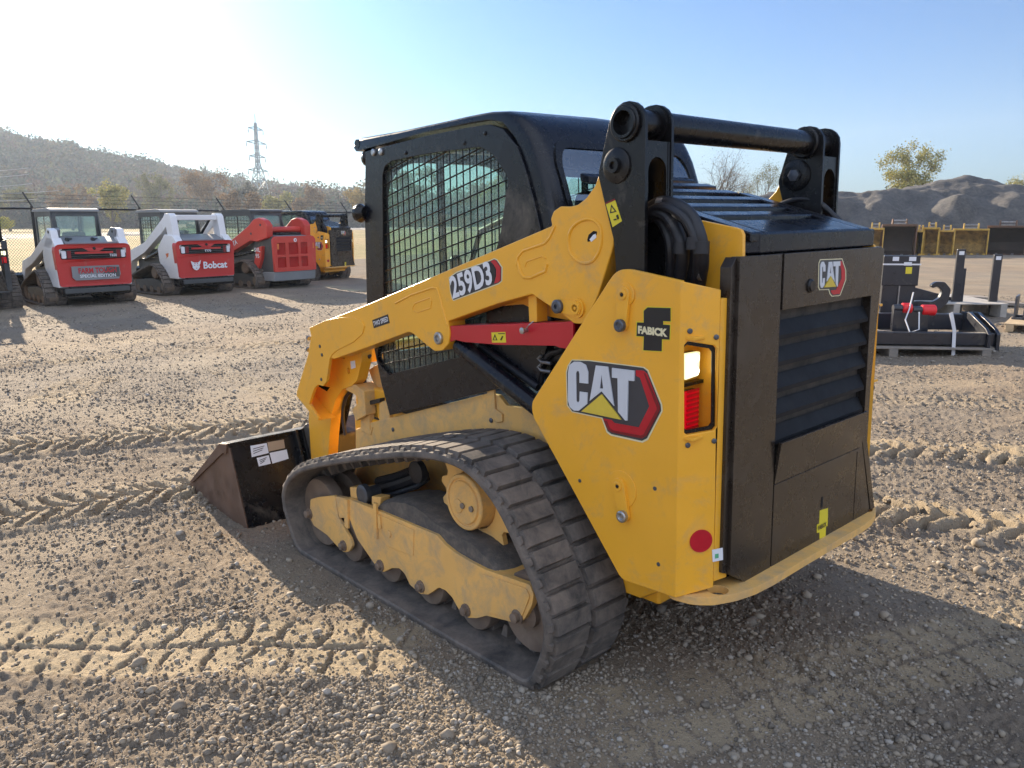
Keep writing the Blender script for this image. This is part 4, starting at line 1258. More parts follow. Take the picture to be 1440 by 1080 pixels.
# coupler and bucket -------------------------------------------------------------------------------------------
b = MB(); b.use('black_dusty').prism([(1.98, .12), (2.12, .10), (2.30, .44), (2.22, .50), (2.05, .44)], -.50, .50)
b.build('coupler', None, L, bevel=.01)
b = MB(); cy_ = .46
hp = [(*p, 0) for p in polyY([(447, 622), (438, 623), (429, 627), (426, 634), (427, 641), (431, 646)], cy_ + .02)]
b.use('yellow_dusty').tube([(p[0], cy_ + .02, p[1]) for p in hp], .012, 10)
b.build('coupler_handle', None, L)
BW = .925
tp_ = onY(321, 624, BW); bt_ = onY(349, 756, BW); tip = onY(265, 698, BW)
bt_ = (bt_[0], max(.0, bt_[1])); tip = (tip[0] + .02, 0.0)
rimf = (tp_[0] + .10, tp_[1] - .015)
b = MB(); th = .012
sidep = [tp_, (bt_[0], bt_[1]), (bt_[0] + .03, bt_[1] - .0), tip, (tip[0] - .02, .045), (tip[0] - .10, .10), rimf]
BK = bpy.data.objects.new('bucket', None); COL.objects.link(BK); BK.parent = L; BK['label'] = 'low black bucket with rusty brown sides lying on the ground'
for y0, y1 in ((BW - th, BW), (-BW, -BW + th)):
    b = MB(); b.use('rust').prism(sidep, y0, y1); b.build('side_plate', None, BK, bevel=.002)
b = MB(); b.use('rust')
b.prism([onY(321, 624, BW), (rimf[0], rimf[1]), (tip[0] - .10, .10), (tip[0] - .145, .105), (rimf[0] - .03, rimf[1] - .05), (tp_[0] + .02, tp_[1] - .06)], BW, BW + .012)
b.build('side_cutter', None, BK, bevel=.002); b = MB(); b.use('rust')
b.prism([(p[0], p[1]) for p in [onY(321, 624, BW), (rimf[0], rimf[1]), (tip[0] - .10, .10), (tip[0] - .145, .105), (rimf[0] - .03, rimf[1] - .05), (tp_[0] + .02, tp_[1] - .06)]], -BW - .012, -BW)
b.build('side_cutter', None, BK, bevel=.002)
b = MB()
dx = Vector((bt_[0] - tp_[0], bt_[1] - tp_[1])).normalized(); nx = Vector((-dx.y, dx.x))
if nx.x > 0: nx = -nx
back = [tp_, bt_, (bt_[0] + .02, bt_[1] + .012), (tp_[0] + .02, tp_[1] - .004)]
b.use('black').prism(back, -BW + th, BW - .002)
b.use('black').prism([(tp_[0] - .012, tp_[1] + .004), (tp_[0] + .10, tp_[1] - .012), (tp_[0] + .10, tp_[1] - .030), (tp_[0] - .012, tp_[1] - .022)], -BW, BW)
b.use('rust').prism([(bt_[0], 0), (tip[0], 0.0), (tip[0] - .03, .02), (bt_[0] + .03, .014)], -BW + th, BW - th)
b.use('black').prism([(p[0] + nx.x * t, p[1] + nx.y * t) for p, t in ((tp_, .0), (tp_, .05), (bt_, .06), (bt_, .0))], .50, .515)
b.prism([(p[0] + nx.x * t, p[1] + nx.y * t) for p, t in ((tp_, .0), (tp_, .05), (bt_, .06), (bt_, .0))], .54, .555)
b.build('bucket_shell', None, BK, bevel=.002)
# papers stuck on the back of the bucket
P0b = Vector((tp_[0], 0, tp_[1])); Ud = Vector((dx.x, 0, dx.y)); nb = Vector((nx.x, 0, nx.y))
def onB(px, py, off):
    r = mray(px, py); t = (P0b + nb * off - CAM_M).dot(nb) / r.dot(nb); return CAM_M + r * t
for m, q in (('white_dec', [(352, 627), (375, 623), (378, 637), (354, 643)]), ('paper_tan', [(376, 622), (399, 618), (401, 630), (378, 635)]),
             ('white_dec', [(361, 644), (378, 640), (381, 652), (364, 656)]), ('white_dec', [(379, 637), (403, 632), (406, 645), (383, 652)])):
    b = MB(); b.use(m)
    a_ = [onB(*p, .001) for p in q]; c_ = [onB(*p, .003) for p in q]
    b.add(a_ + c_, [(0, 1, 2, 3), (7, 6, 5, 4), (0, 4, 5, 1), (1, 5, 6, 2), (2, 6, 7, 3), (3, 7, 4, 0)])
    if m == 'white_dec' and q[0][0] != 379:
        b.use('grey_dec')
        for k in range(3):
            v = .25 + .2 * k
            l0 = Vector(onB(*(q[0][0] * (1 - v) + q[3][0] * v + 3, q[0][1] * (1 - v) + q[3][1] * v), .0042)); l1 = Vector(onB(q[1][0] * (1 - v) + q[2][0] * v - 4 - 2 * k, q[1][1] * (1 - v) + q[2][1] * v, .0042))
            dn = Ud * .004
            b.add([l0, l1, l1 + dn, l0 + dn], [(0, 1, 2, 3)])
    b.build('paper_label', None, BK, smooth=0)
# ---------------------------------------------------------------- numpy noise and the ground
def _hash(ix, iy, seed):
    h = (ix.astype(np.int64) * 374761393 + iy.astype(np.int64) * 668265263 + seed * 2147483647) & 0xffffffff
    h = ((h ^ (h >> 13)) * 1274126177) & 0xffffffff
    h = (h ^ (h >> 16)) & 0xffffffff
    return h / 4294967295.0


def vnoise(x, y, seed=0):
    ix = np.floor(x); iy = np.floor(y); fx = x - ix; fy = y - iy
    fx = fx * fx * (3 - 2 * fx); fy = fy * fy * (3 - 2 * fy)
    a = _hash(ix, iy, seed); b = _hash(ix + 1, iy, seed); c = _hash(ix, iy + 1, seed); d = _hash(ix + 1, iy + 1, seed)
    return (a + (b - a) * fx) * (1 - fy) + (c + (d - c) * fx) * fy - .5


def fbm(x, y, sc, octs=4, seed=0, gain=.5):
    r = 0; a = 1; s = 1 / sc
    for o in range(octs):
        r = r + a * vnoise(x * s + 17.3 * o, y * s - 9.1 * o, seed + o); a *= gain; s *= 2.03
    return r


def h_base(x, y):
    xx = np.asarray(x, float); yy = np.asarray(y, float)
    return -.0294 * 3 * np.tanh(xx / 3) - .010 * (xx - 3 * np.tanh(xx / 3)) * np.clip(1 - (np.abs(xx) - 60) / 120, .3, 1) - .0064 * 3 * np.tanh(yy / 3)


def sstep(a, b, v):
    t = np.clip((v - a) / (b - a), 0, 1); return t * t * (3 - 2 * t)


# wheel and track prints: start, end, half width, kind
PRINTS = [((6.6, 5.6), (2.9, -3.0), .27, 'cleat', 1.0), ((4.4, 6.0), (2.35, -1.2), .24, 'cleat', .8),
          ((2.5, 3.0), (.45, .93), .20, 'pad', 1.0), ((2.2, 3.75), (.1, 1.95), .17, 'loose', .6),
          ((1.35, -2.3), (-2.6, -4.6), .21, 'cleat', 1.0), ((.75, -1.25), (-3.2, -2.95), .21, 'cleat', 1.0),
          ((-.25, .95), (-1.6, -1.9), .22, 'pad', .7), ((-.9, 1.3), (-2.5, -1.7), .18, 'cleat', .5),
          ((7.6, .25), (6.3, .95), .30, 'ladder', .9), ((7.2, -.95), (4.2, -.75), .17, 'ladder', .5), ((11.5, 2.4), (8.0, -6.0), .25, 'ladder', .3),
          ((9.8, 3.2), (7.4, -5.2), .22, 'cleat', .45), ((5.2, 3.4), (3.3, -.6), .10, 'loose', .9), ((1.8, -4.2), (-3.8, -7.5), .25, 'ladder', .5)]


def prints(x, y):
    """height change and packed-ness of the surface"""
    dz = np.zeros_like(x); pk = np.zeros_like(x)
    wob = fbm(x, y, .5, 2, 77) * .05 + fbm(x, y, .07, 2, 78) * .016
    wos = fbm(x, y, .12, 2, 79) * .05; brk = sstep(-.25, .05, fbm(x, y, .35, 3, 80))
    for (a, b, hw, kind, amp) in PRINTS:
        ax, ay = a; bx, by = b; L_ = hypot(bx - ax, by - ay); ux, uy = (bx - ax) / L_, (by - ay) / L_
        s = (x - ax) * ux + (y - ay) * uy; t = -(x - ax) * uy + (y - ay) * ux + wob + .04 * np.sin(s * .9)
        m = sstep(-.1, .25, s) * sstep(-.1, .25, L_ - s) * sstep(-.02, .03, hw - np.abs(t)) * amp * (.75 + .25 * brk)
        s = s + wos
        edge = np.exp(-((np.abs(t) - hw - .03) / .04) ** 2) * sstep(-.1, .25, s) * sstep(-.1, .25, L_ - s) * amp
        if kind == 'cleat':
            ph = (s + np.abs(t) * .55 * np.where(t > 0, 1, .9)) / .125 + np.where(t > 0, .5, 0)
            f = ph - np.floor(ph); c = sstep(.05, .30, f) * sstep(.02, .25, 1 - f) * (.55 + .45 * sstep(.0, .10, np.abs(t) / hw)) * np.clip(.85 + .5 * vnoise(ph, np.sign(t) * 3.0 + t * 9, 66), .2, 1.3)
            dz += m * (-.028 + .092 * c) + edge * .028; pk = np.maximum(pk, m * (.25 + .35 * c))
        elif kind == 'pad':
            side = np.where(t > 0, 0, .5); ph = s / .155 + side; f = ph - np.floor(ph)
            c = sstep(.02, .08, f) * sstep(.02, .14, 1 - f) * sstep(.006, .02, np.abs(t))
            dz += m * (.004 - .017 * (1 - c)) + edge * .008; pk = np.maximum(pk, m * c)
        elif kind == 'ladder':
            ph = s / .085; f = ph - np.floor(ph); c = sstep(.1, .3, f) * sstep(.0, .2, 1 - f) * sstep(.02, .05, np.abs(t))
            dz += m * (-.018 + .026 * c); pk = np.maximum(pk, m * .5)
        else:
            dz += m * .02 * fbm(x, y, .05, 2, 31) + edge * .01
    return dz, pk


def h_ground(x, y, fine=True, with_pack=False):
    r = np.hypot(x - CAM_W.x, y - CAM_W.y)
    z = h_base(x, y)
    under = np.exp(-np.maximum(0, np.abs(x - .75) - 1.0) ** 2 / .3) * np.exp(-np.maximum(0, np.abs(np.abs(y) - .68) - .2) ** 2 / .02)
    rough = .035 * fbm(x, y, 1.6, 2, 3) + .02 * fbm(x, y, .6, 2, 9)
    dz, pk = prints(x, y)
    dz = dz * (r < 16)
    near = np.clip(1.6 - r / 22, .12, 1)
    flat = sstep(.02, .30, fbm(x, y, 1.1, 3, 55) + pk * .6)
    fin = 0
    if fine:
        n1 = fbm(x, y, .10, 2, 21); n2 = fbm(x, y, .034, 2, 23); n3 = vnoise(x / .011, y / .011, 27)
        n4 = fbm(x, y, .28, 3, 29)
        fin = (.007 * n4 + .013 * n1 + .017 * np.abs(n2) * 1.6 + .009 * n3 * np.clip(2.2 - r / 6, 0, 1)) * (1 - .55 * flat) * near
    z = z + (rough * .8 + dz * .9 + fin) * (1 - under) - .004 * under + .012 * under * 0
    if with_pack: return z, pk, flat
    return z


def make_ground():
    # one sheet: fine near the camera and in front of it, coarser with distance, out to the horizon
    cx, cy = CAM_W.x, CAM_W.y
    base_az = atan2(-.6654, .7352)
    fine_a = np.radians(np.arange(-48, 48.01, .105))
    coarse_a = np.radians(np.concatenate([np.arange(52, 308, 4.0)]))
    ang = np.concatenate([fine_a, coarse_a]) + base_az
    rad = [0.25]
    while rad[-1] < 1500:
        r = rad[-1]; rad.append(r * (1 + (.0042 if r > .9 and r < 12 else .0065 if r < 30 else .02 if r < 150 else .06 if r > 2 else .05)) if r > .9 else r + .05)
    rad = np.array(rad); na = len(ang); nr = len(rad)
    A, R = np.meshgrid(ang, rad)
    X = cx + R * np.cos(A); Y = cy + R * np.sin(A)
    Z, pk, flat = h_ground(X, Y, True, True)
    far = sstep(26, 45, R * (np.cos(A - base_az - radians(20)) > 0)) * 0
    # the dry field beyond the fence lies a little lower
    d = (X - 21.5) * .894 + (Y + 3.4) * .448      # distance beyond the fence line
    Z = Z - .6 * sstep(1.5, 8, d) - 1.0 * sstep(20, 160, d) * 1.0
    co = np.stack([X, Y, Z], -1).reshape(-1, 3)
    idx = np.arange(nr * na).reshape(nr, na)
    q = np.stack([idx[:-1, :], np.roll(idx, -1, 1)[:-1, :], np.roll(idx, -1, 1)[1:, :], idx[1:, :]], -1).reshape(-1, 4)
    me = bpy.data.meshes.new('ground')
    nv = len(co) + 1; me.vertices.add(nv)
    co = np.vstack([co, [[cx, cy, float(h_base(cx, cy))]]]); me.vertices.foreach_set('co', co.ravel())
    tri = np.stack([np.full(na, nv - 1), np.arange(na), np.roll(np.arange(na), -1)], -1)
    me.loops.add(len(q) * 4 + len(tri) * 3); me.polygons.add(len(q) + len(tri))
    me.loops.foreach_set('vertex_index', np.concatenate([q.ravel(), tri.ravel()]))
    ls = np.concatenate([np.arange(len(q)) * 4, len(q) * 4 + np.arange(len(tri)) * 3]); me.polygons.foreach_set('loop_start', ls)
    me.update(calc_edges=True); me.validate()
    at_ = me.attributes.new('packed', 'FLOAT', 'POINT')
    at_.data.foreach_set('value', np.concatenate([np.clip(pk * .9 + flat * .25, 0, 1).ravel(), [0]]))
    me.shade_smooth()
    o = bpy.data.objects.new('ground', me); COL.objects.link(o); o['kind'] = 'structure'
    m, nt, b = new_mat('gravel_lot')
    g = nt.nodes.new('ShaderNodeNewGeometry').outputs['Position']
    big = noise(nt, .22, 4, .6, g); mid = noise(nt, 1.3, 5, .6, g); fine = noise(nt, 45, 4, .7, g); vf = noise(nt, 160, 3, .7, g)
    c1 = ramp(nt, mid, [(.3, (.150, .122, .098)), (.5, (.205, .168, .130)), (.7, (.255, .208, .160))])
    c2 = ramp(nt, fine, [(.25, (.085, .076, .068)), (.45, (.19, .16, .13)), (.62, (.27, .225, .175)), (.8, (.38, .34, .29))])
    c = mixc(nt, .5, c1, c2)
    gr = ramp(nt, big, [(.40, 0.0), (.62, 1.0)])
    k = nt.nodes.new('ShaderNodeMath'); k.operation = 'MULTIPLY'; k.inputs[1].default_value = .55; nt.links.new(gr, k.inputs[0])
    c = mixc(nt, k.outputs[0], c, ramp(nt, vf, [(.3, (.12, .115, .11)), (.7, (.25, .235, .215))]))
    at2 = nt.nodes.new('ShaderNodeAttribute'); at2.attribute_name = 'packed'
    k2 = nt.nodes.new('ShaderNodeMath'); k2.operation = 'MULTIPLY'; k2.inputs[1].default_value = .75; nt.links.new(at2.outputs['Fac'], k2.inputs[0])
    c = mixc(nt, k2.outputs[0], c, ramp(nt, mid, [(.3, (.34, .285, .20)), (.7, (.42, .355, .255))]))
    # dry grass field beyond the fence, with a pale gravel road
    sx = nt.nodes.new('ShaderNodeSeparateXYZ'); nt.links.new(g, sx.inputs[0])
    def lin(ax, ay, c0):
        a1 = nt.nodes.new('ShaderNodeMath'); a1.operation = 'MULTIPLY_ADD'; a1.inputs[1].default_value = ax; nt.links.new(sx.outputs[0], a1.inputs[0]); a1.inputs[2].default_value = c0
        a2 = nt.nodes.new('ShaderNodeMath'); a2.operation = 'MULTIPLY_ADD'; a2.inputs[1].default_value = ay; nt.links.new(sx.outputs[1], a2.inputs[0]); nt.links.new(a1.outputs[0], a2.inputs[2])
        return a2.outputs[0]
    dist = lin(.894, .448, -21.5 * .894 + 3.4 * .448)
    def step(v, a, b_):
        mr = nt.nodes.new('ShaderNodeMapRange'); mr.inputs[1].default_value = a; mr.inputs[2].default_value = b_; nt.links.new(v, mr.inputs[0]); return mr.outputs[0]
    grass = ramp(nt, noise(nt, .5, 9, .7, g), [(.3, (.26, .20, .09)), (.5, (.36, .285, .145)), (.7, (.44, .36, .20))])
    grass = mixc(nt, ramp(nt, noise(nt, .05, 4, .6, g), [(.45, 0.0), (.6, .6)]), grass, (.22, .22, .09))
    c = mixc(nt, step(dist, 2.0, 4.0), c, grass)
    road = step(dist, 95, 100); road2 = step(dist, 150, 158)
    sb = nt.nodes.new('ShaderNodeMath'); sb.operation = 'SUBTRACT'; nt.links.new(road, sb.inputs[0]); nt.links.new(road2, sb.inputs[1])
    c = mixc(nt, sb.outputs[0], c, (.42, .40, .37))
    wm = nt.nodes.new('ShaderNodeMix'); wm.data_type = 'RGBA'; wm.blend_type = 'MULTIPLY'; wm.inputs[0].default_value = 1; wm.inputs[7].default_value = (1.18, 1.12, 1.02, 1); nt.links.new(c, wm.inputs[6]); c = wm.outputs[2]
    nt.links.new(c, b.inputs['Base Color']); b.inputs['Roughness'].default_value = .95; b.inputs['Specular IOR Level'].default_value = .2
    bp = nt.nodes.new('ShaderNodeBump'); bp.inputs['Strength'].default_value = .9; bp.inputs['Distance'].default_value = .018
    hsum = nt.nodes.new('ShaderNodeMath'); hsum.operation = 'ADD'
    nt.links.new(noise(nt, 70, 5, .75, g), hsum.inputs[0]); nt.links.new(noise(nt, 14, 4, .7, g), hsum.inputs[1])
    nt.links.new(hsum.outputs[0], bp.inputs['Height']); nt.links.new(bp.outputs[0], b.inputs['Normal'])
    me.materials.append(m)
    return o


def scatter_mesh(name, pts, scl, mats, seed, squash=.7, sub=1, ctr_sink=.25):
    """many little stones as one mesh; pts (n,3)"""
    rng = np.random.default_rng(seed)
    bm = bmesh.new(); bmesh.ops.create_icosphere(bm, subdivisions=sub, radius=1)
    V = np.array([v.co for v in bm.verts]); F = np.array([[v.index for v in f.verts] for f in bm.faces]); bm.free()
    n = len(pts); nv = len(V)
    var = [V * (1 + .62 * (np.random.default_rng(seed + k).random((nv, 1)) - .5)) for k in range(12)]
    vi = rng.integers(0, 12, n)
    base = np.stack(var)[vi]                                   # n,nv,3
    st = np.stack([rng.uniform(.75, 1.35, n), rng.uniform(.7, 1.1, n), rng.uniform(.45, .95, n) * squash / .7], -1)
    base = base * st[:, None, :]
    # quantise a little for broken facets
    a = rng.uniform(0, 2 * pi, n); ca, sa = np.cos(a), np.sin(a)
    tl = rng.uniform(-.5, .5, n); ct, st2 = np.cos(tl), np.sin(tl)
    x, y, z = base[..., 0], base[..., 1], base[..., 2]
    y2 = y * ct[:, None] - z * st2[:, None]; z2 = y * st2[:, None] + z * ct[:, None]
    x3 = x * ca[:, None] - y2 * sa[:, None]; y3 = x * sa[:, None] + y2 * ca[:, None]
    P = np.stack([x3, y3, z2], -1) * scl[:, None, None] + pts[:, None, :]
    P[..., 2] += (scl * ctr_sink)[:, None]
    me = bpy.data.meshes.new(name); me.vertices.add(n * nv); me.vertices.foreach_set('co', P.ravel())
    f = (F[None] + (np.arange(n) * nv)[:, None, None]).reshape(-1, 3)
    me.loops.add(len(f) * 3); me.polygons.add(len(f)); me.loops.foreach_set('vertex_index', f.ravel()); me.polygons.foreach_set('loop_start', np.arange(len(f)) * 3)
    me.update(calc_edges=True)
    col = me.attributes.new('shade', 'FLOAT', 'POINT'); col.data.foreach_set('value', np.repeat(rng.random(n), nv))
    me.materials.append(mats)
    o = bpy.data.objects.new(name, me); COL.objects.link(o)
    return o


def stone_mat(name, stops):
    m, nt, b = new_mat(name)
    at_ = nt.nodes.new('ShaderNodeAttribute'); at_.attribute_name = 'shade'
    c = ramp(nt, at_.outputs['Fac'], stops)
    g = nt.nodes.new('ShaderNodeNewGeometry').outputs['Position']
    c = mixc(nt, ramp(nt, noise(nt, 60, 3, .6, g), [(.35, 0.0), (.7, .4)]), c, (.30, .25, .19))
    nt.links.new(c, b.inputs['Base Color']); b.inputs['Roughness'].default_value = .9; b.inputs['Specular IOR Level'].default_value = .25
    return m


def make_stones():
    rng = np.random.default_rng(11)
    base_az = atan2(-.6654, .7352)
    n = 420000
    r = .9 * np.exp(rng.random(n) ** .85 * math.log(22)); a = base_az + np.radians(rng.uniform(-44, 44, n))
    x = CAM_W.x + r * np.cos(a); y = CAM_W.y + r * np.sin(a)
    dens = .35 + 1.1 * fbm(x, y, .7, 3, 91) + .25 * (r < 2.6)
    _, pk = prints(x, y)
    keep = rng.random(n) < np.clip(dens * (1 - pk * .85) + .12, .04, 1)
    keep &= ~((np.abs(np.abs(y) - .68) < .19) & (x > -.05) & (x < 1.7))
    x, y, r = x[keep], y[keep], r[keep]; n = len(x)
    s = np.clip(.0032 * np.exp(rng.normal(0, .48, n)) * (1 + r * .07), .0018, .017)
    z = h_ground(x, y)
    m = stone_mat('gravel_stones', [(0, (.11, .097, .08)), (.35, (.205, .172, .135)), (.7, (.31, .26, .195)), (.94, (.32, .285, .235)), (1, (.40, .375, .34))])
    o = scatter_mesh('gravel', np.stack([x, y, z], -1), s, m, 5, sub=1)
    tag(o, 'loose gravel and small stones spread over the lot', 'gravel'); o['kind'] = 'stuff'
    # lumps and larger stones
    n = 4200
    r = 1.0 * np.exp(rng.random(n) ** .8 * math.log(16)); a = base_az + np.radians(rng.uniform(-44, 44, n))
    x = CAM_W.x + r * np.cos(a); y = CAM_W.y + r * np.sin(a)
    keep = rng.random(n) < np.clip(.35 + 1.6 * fbm(x, y, .9, 2, 191), .03, 1)
    keep &= ~((np.abs(np.abs(y) - .68) < .22) & (x > -.1) & (x < 1.8))
    x, y, r = x[keep], y[keep], r[keep]; n = len(x)
    s = np.clip(.0095 * np.exp(rng.normal(0, .4, n)) * (1 + r * .04), .006, .03)
    o = scatter_mesh('clods', np.stack([x, y, h_ground(x, y)], -1), s, m, 8, sub=1)
    tag(o, 'larger stones and dry clods among the gravel', 'stones'); o['kind'] = 'stuff'


GROUND = make_ground()
make_stones()


def gz(x, y):
    return float(h_ground(np.array([x]), np.array([y]), False)[0])


def ground_hit(px, py):
    d = RC_W @ Vector(((px - 720) / FOC, -(py - 540) / FOC, -1.0)); t = .5
    while t < 400:
        p = CAM_W + d * t
        if p.z < float(h_base(p.x, p.y)): return p
        t *= 1.002
    return p
# ---------------------------------------------------------------- the parked loaders along the fence
M['white'] = mat('white_paint', (0.76, 0.76, 0.77), .4, 0, DUST, .12, 3, .05, 2)
M['lred'] = mat('loader_red_paint', (0.50, 0.025, 0.022), .4, 0, DUST, .06, 3, .08, 2, coat=.1)
M['kred'] = mat('orange_red_paint', (0.55, 0.045, 0.030), .4, 0, DUST, .08, 3, .08, 2, coat=.1)
M['dgrey'] = mat('dark_grey_paint', (0.06, 0.065, 0.068), .5, 0, DUST, .12, 3, .1, 2)
M['lgrey'] = mat('light_grey_paint', (0.22, 0.23, 0.24), .5, 0, DUST, .12, 3, .1, 2)
M['pale_glass'] = glass('pale_cab_glass', (.72, .86, .80), dust=.22)
M['orange'] = mat('orange_decal', (.65, .16, .03), .5)
G5 = 'track loaders parked in a row along the fence'


def row_track(root, y0, y1, low=False):
    out = [(-1.02, .30), (-.92, .06), (-.78, 0), (.70, 0), (.86, .07), (.92, .22), (.84, .40), (.40, .55), (-.15, .70), (-.35, .76), (-.55, .74), (-.75, .62)]
    t = make_track(root, out, y0, y1, npad=40, pad_h=.028, lugs=False, fine=False)
    return t


def row_under(root, colr, s):
    fl = None if s == 1 else MIRY
    b = MB(); b.use(colr).prism([(-.80, .12), (.72, .12), (.78, .24), (.55, .34), (-.35, .40), (-.82, .30)], .58, .82)
    o = b.build('track_frame', None, root, bevel=.01, flip=fl)
    b = MB(); b.use('roller')
    for x in (-.55, -.2, .15, .5): b = MB(); b.use('roller').lathe((x, .83, .13), (0, -1, 0), [(0, .04), (0, .09), (.04, .10), (.2, .10), (.21, .04)], 16); b.build('roller', None, root, flip=fl)
    for x, z, r in ((.72, .22, .15), (-.84, .22, .14), (-.42, .54, .15)): b = MB(); b.use('roller').lathe((x, .84, z), (0, -1, 0), [(0, .05), (.0, r - .03), (.03, r), (.2, r), (.21, .05)], 20); b.build('idler_wheel', None, root, flip=fl)


def simple_cab(root, roofm, bodym, x0=-.45, x1=.85, z0=.95, z1=1.98, hw=.46, guard=True, wide=False):
    b = MB(); b.use(bodym)
    # posts, sills, roof
    pr = [(x0, z0), (x0 - .02, 1.55), (x0 + .10, z1 - .06), (x0 + .2, z1 - .03), (x1, z1 - .05), (x1 + .02, z0)]
    hole = [(x0 + .14, 1.16), (x0 + .16, z1 - .20), (x0 + .22, z1 - .15), (x1 - .12, z1 - .17), (x1 - .08, z1 - .22), (x1 - .08, 1.10), (x1 - .12, 1.05), (x0 + .2, 1.08)]
    b.prism(pr, hw - .03, hw, holes=[hole]); b.prism(pr, -hw, -hw + .03, holes=[hole])
    rx = lambda p, t: (x0 - .012 + .10 * max(0, (p[1] - 1.55) / .4) + t, p[0], p[1])
    b.prism([(-hw + .03, z0), (hw - .03, z0), (hw - .03, z1 - .06), (-hw + .03, z1 - .06)], 0, .03, mp=rx,
            holes=[rounded([(-hw + .10, 1.42), (hw - .10, 1.42), (hw - .08, z1 - .14), (-hw + .08, z1 - .14)], .05, 4)])
    b.prism([(-hw + .03, z0), (hw - .03, z0), (hw - .03, z1 - .06), (-hw + .03, z1 - .06)], x1 - .03, x1, 'x', holes=[[(-hw + .08, 1.0), (hw - .08, 1.0), (hw - .08, z1 - .16), (-hw + .08, z1 - .16)]])
    b.box(x0 + .1, x1 - .03, -hw + .03, hw - .03, .85, .95)
    c = b.build('cab', None, root, bevel=.012)
    b = MB(); b.use(roofm); b.prism(rounded([(x0 + .04, z1 - .06), (x0 + .06, z1 - .01), (x0 + .2, z1 + .015), (x1, z1), (x1 + .10, z1 - .03), (x1 + .10, z1 - .06)], .02, 3), -hw - .02, hw + .02)
    b.build('roof', None, c, bevel=.02, seg=3)
    b = MB(); b.use('pale_glass')
    b.prism(hole, hw - .02, hw - .015); b.prism(hole, -hw + .015, -hw + .02)
    b.prism([(-hw + .08, 1.38), (hw - .08, 1.38), (hw - .08, z1 - .10), (-hw + .08, z1 - .10)], .010, .014, mp=rx)
    b.build('cab_window', None, c, smooth=0)
    b = MB(); b.use('black')
    if guard:
        for k in range(1, 9): b.cyl((x0 + .14 + k * .13, hw - .01, 1.08), (x0 + .14 + k * .13, hw - .01, z1 - .16), .004, 4)
        for k in range(1, 9): b.cyl((x0 + .14, hw - .005, 1.05 + k * .085), (x1 - .09, hw - .005, 1.05 + k * .085), .004, 4)
    b.box((x0 + x1) / 2 + .0, (x0 + x1) / 2 + .04, hw - .028, hw - .012, 1.06, z1 - .16)
    b.build('window_guard', None, c, smooth=0)
    b = MB(); b.use('seat').box(-.15, .30, -.22, .22, .98, 1.12); b.box(-.22, -.08, -.22, .22, 1.05, 1.50); b.build('seat', None, c, bevel=.03)
    return c


def rtext(name, txt, x, y, z, h, m, root, width, bold=.02, depth=.004, shear=0):
    return text_mesh(name, txt, (x, y, z), (0, -1, 0), (0, 0, 1), h, m, root, width=width, bold=bold, depth=depth, shear=shear)


def red_rear(root, name, words, small):
    X0 = -1.40
    def mpx(p, t): return (X0 + t + .05 * abs(p[0]) ** 2 * 2, p[0], p[1])
    out = rounded([(-.68, .44), (.68, .44), (.73, 1.28), (-.73, 1.28)], [.06, .06, .14, .14], 5)
    band = rounded([(-.62, .98), (.62, .98), (.64, 1.19), (.20, 1.20), (.10, 1.13), (-.10, 1.13), (-.20, 1.20), (-.64, 1.19)], .03, 2)
    b = MB(); b.use('lred').prism(dense(out, .08), 0, .16, mp=mpx, holes=[dense(band, .08)])
    d = b.build('rear_door', None, root, bevel=.012, label='red rear door')
    b = MB(); b.use('void').prism(dense(band, .08), .03, .06, mp=mpx)
    b.use('dgrey')
    for k in range(5): b.prism(dense([(-.60, .995 + .04 * k), (.60, .995 + .04 * k), (.60, 1.007 + .04 * k), (-.60, 1.007 + .04 * k)], .1), .012, .03, mp=mpx)
    b.use('lred').prism(dense([(-.36, 1.085), (.36, 1.085), (.36, 1.125), (-.36, 1.125)], .1), .002, .02, mp=mpx)
    b.build('grille', None, d, smooth=0)
    for s in (-1, 1):
        b = MB(); b.use('white_dec').prism(rounded([(s * .60, 1.00), (s * .52, 1.00), (s * .52, 1.15), (s * .60, 1.15)], .02, 2), .0, .03, mp=mpx)
        b.build('rear_light', None, d)
        b = MB(); b.use('dkred_dec').prism([(s * .50, 1.00), (s * .43, 1.00), (s * .43, 1.15), (s * .50, 1.15)], .002, .03, mp=mpx); b.build('tail_light', None, d)
    b = MB(); b.use('black').lathe((X0 + .0, 0, 1.19), (-1, 0, 0), [(-.01, .03), (.01, .03), (.012, .018)], 14)
    b.build('latch', None, d)
    return d


def bob_body(root, m='white'):
    b = MB(); b.use(m)
    for s in (1, -1):
        b.prism([(-1.30, .42), (-.75, .42), (-.45, .80), (-.42, 1.10), (-.80, 1.42), (-1.18, 1.40), (-1.34, 1.26)], s * .52, s * .70)
    b.use('dgrey').prism([(-1.25, .24), (1.0, .24), (1.05, .80), (-.4, .90), (-.9, 1.30), (-1.30, 1.25), (-1.34, .40)], -.52, .52)
    b.use('lgrey').prism([(-1.30, 1.27), (-.45, 1.36), (-.45, 1.40), (-.9, 1.42), (-1.30, 1.31)], -.50, .50)
    b.use('black').prism([(-1.36, .26), (-1.30, .24), (-1.0, .24), (-1.0, .42), (-1.38, .42)], -.66, .66)
    o = b.build('body', None, root, bevel=.015)
    b = MB(); b.use('dgrey').box(-1.41, -1.34, -.62, .62, .30, .40); b.build('rear_bumper', None, root, bevel=.01)
    return o


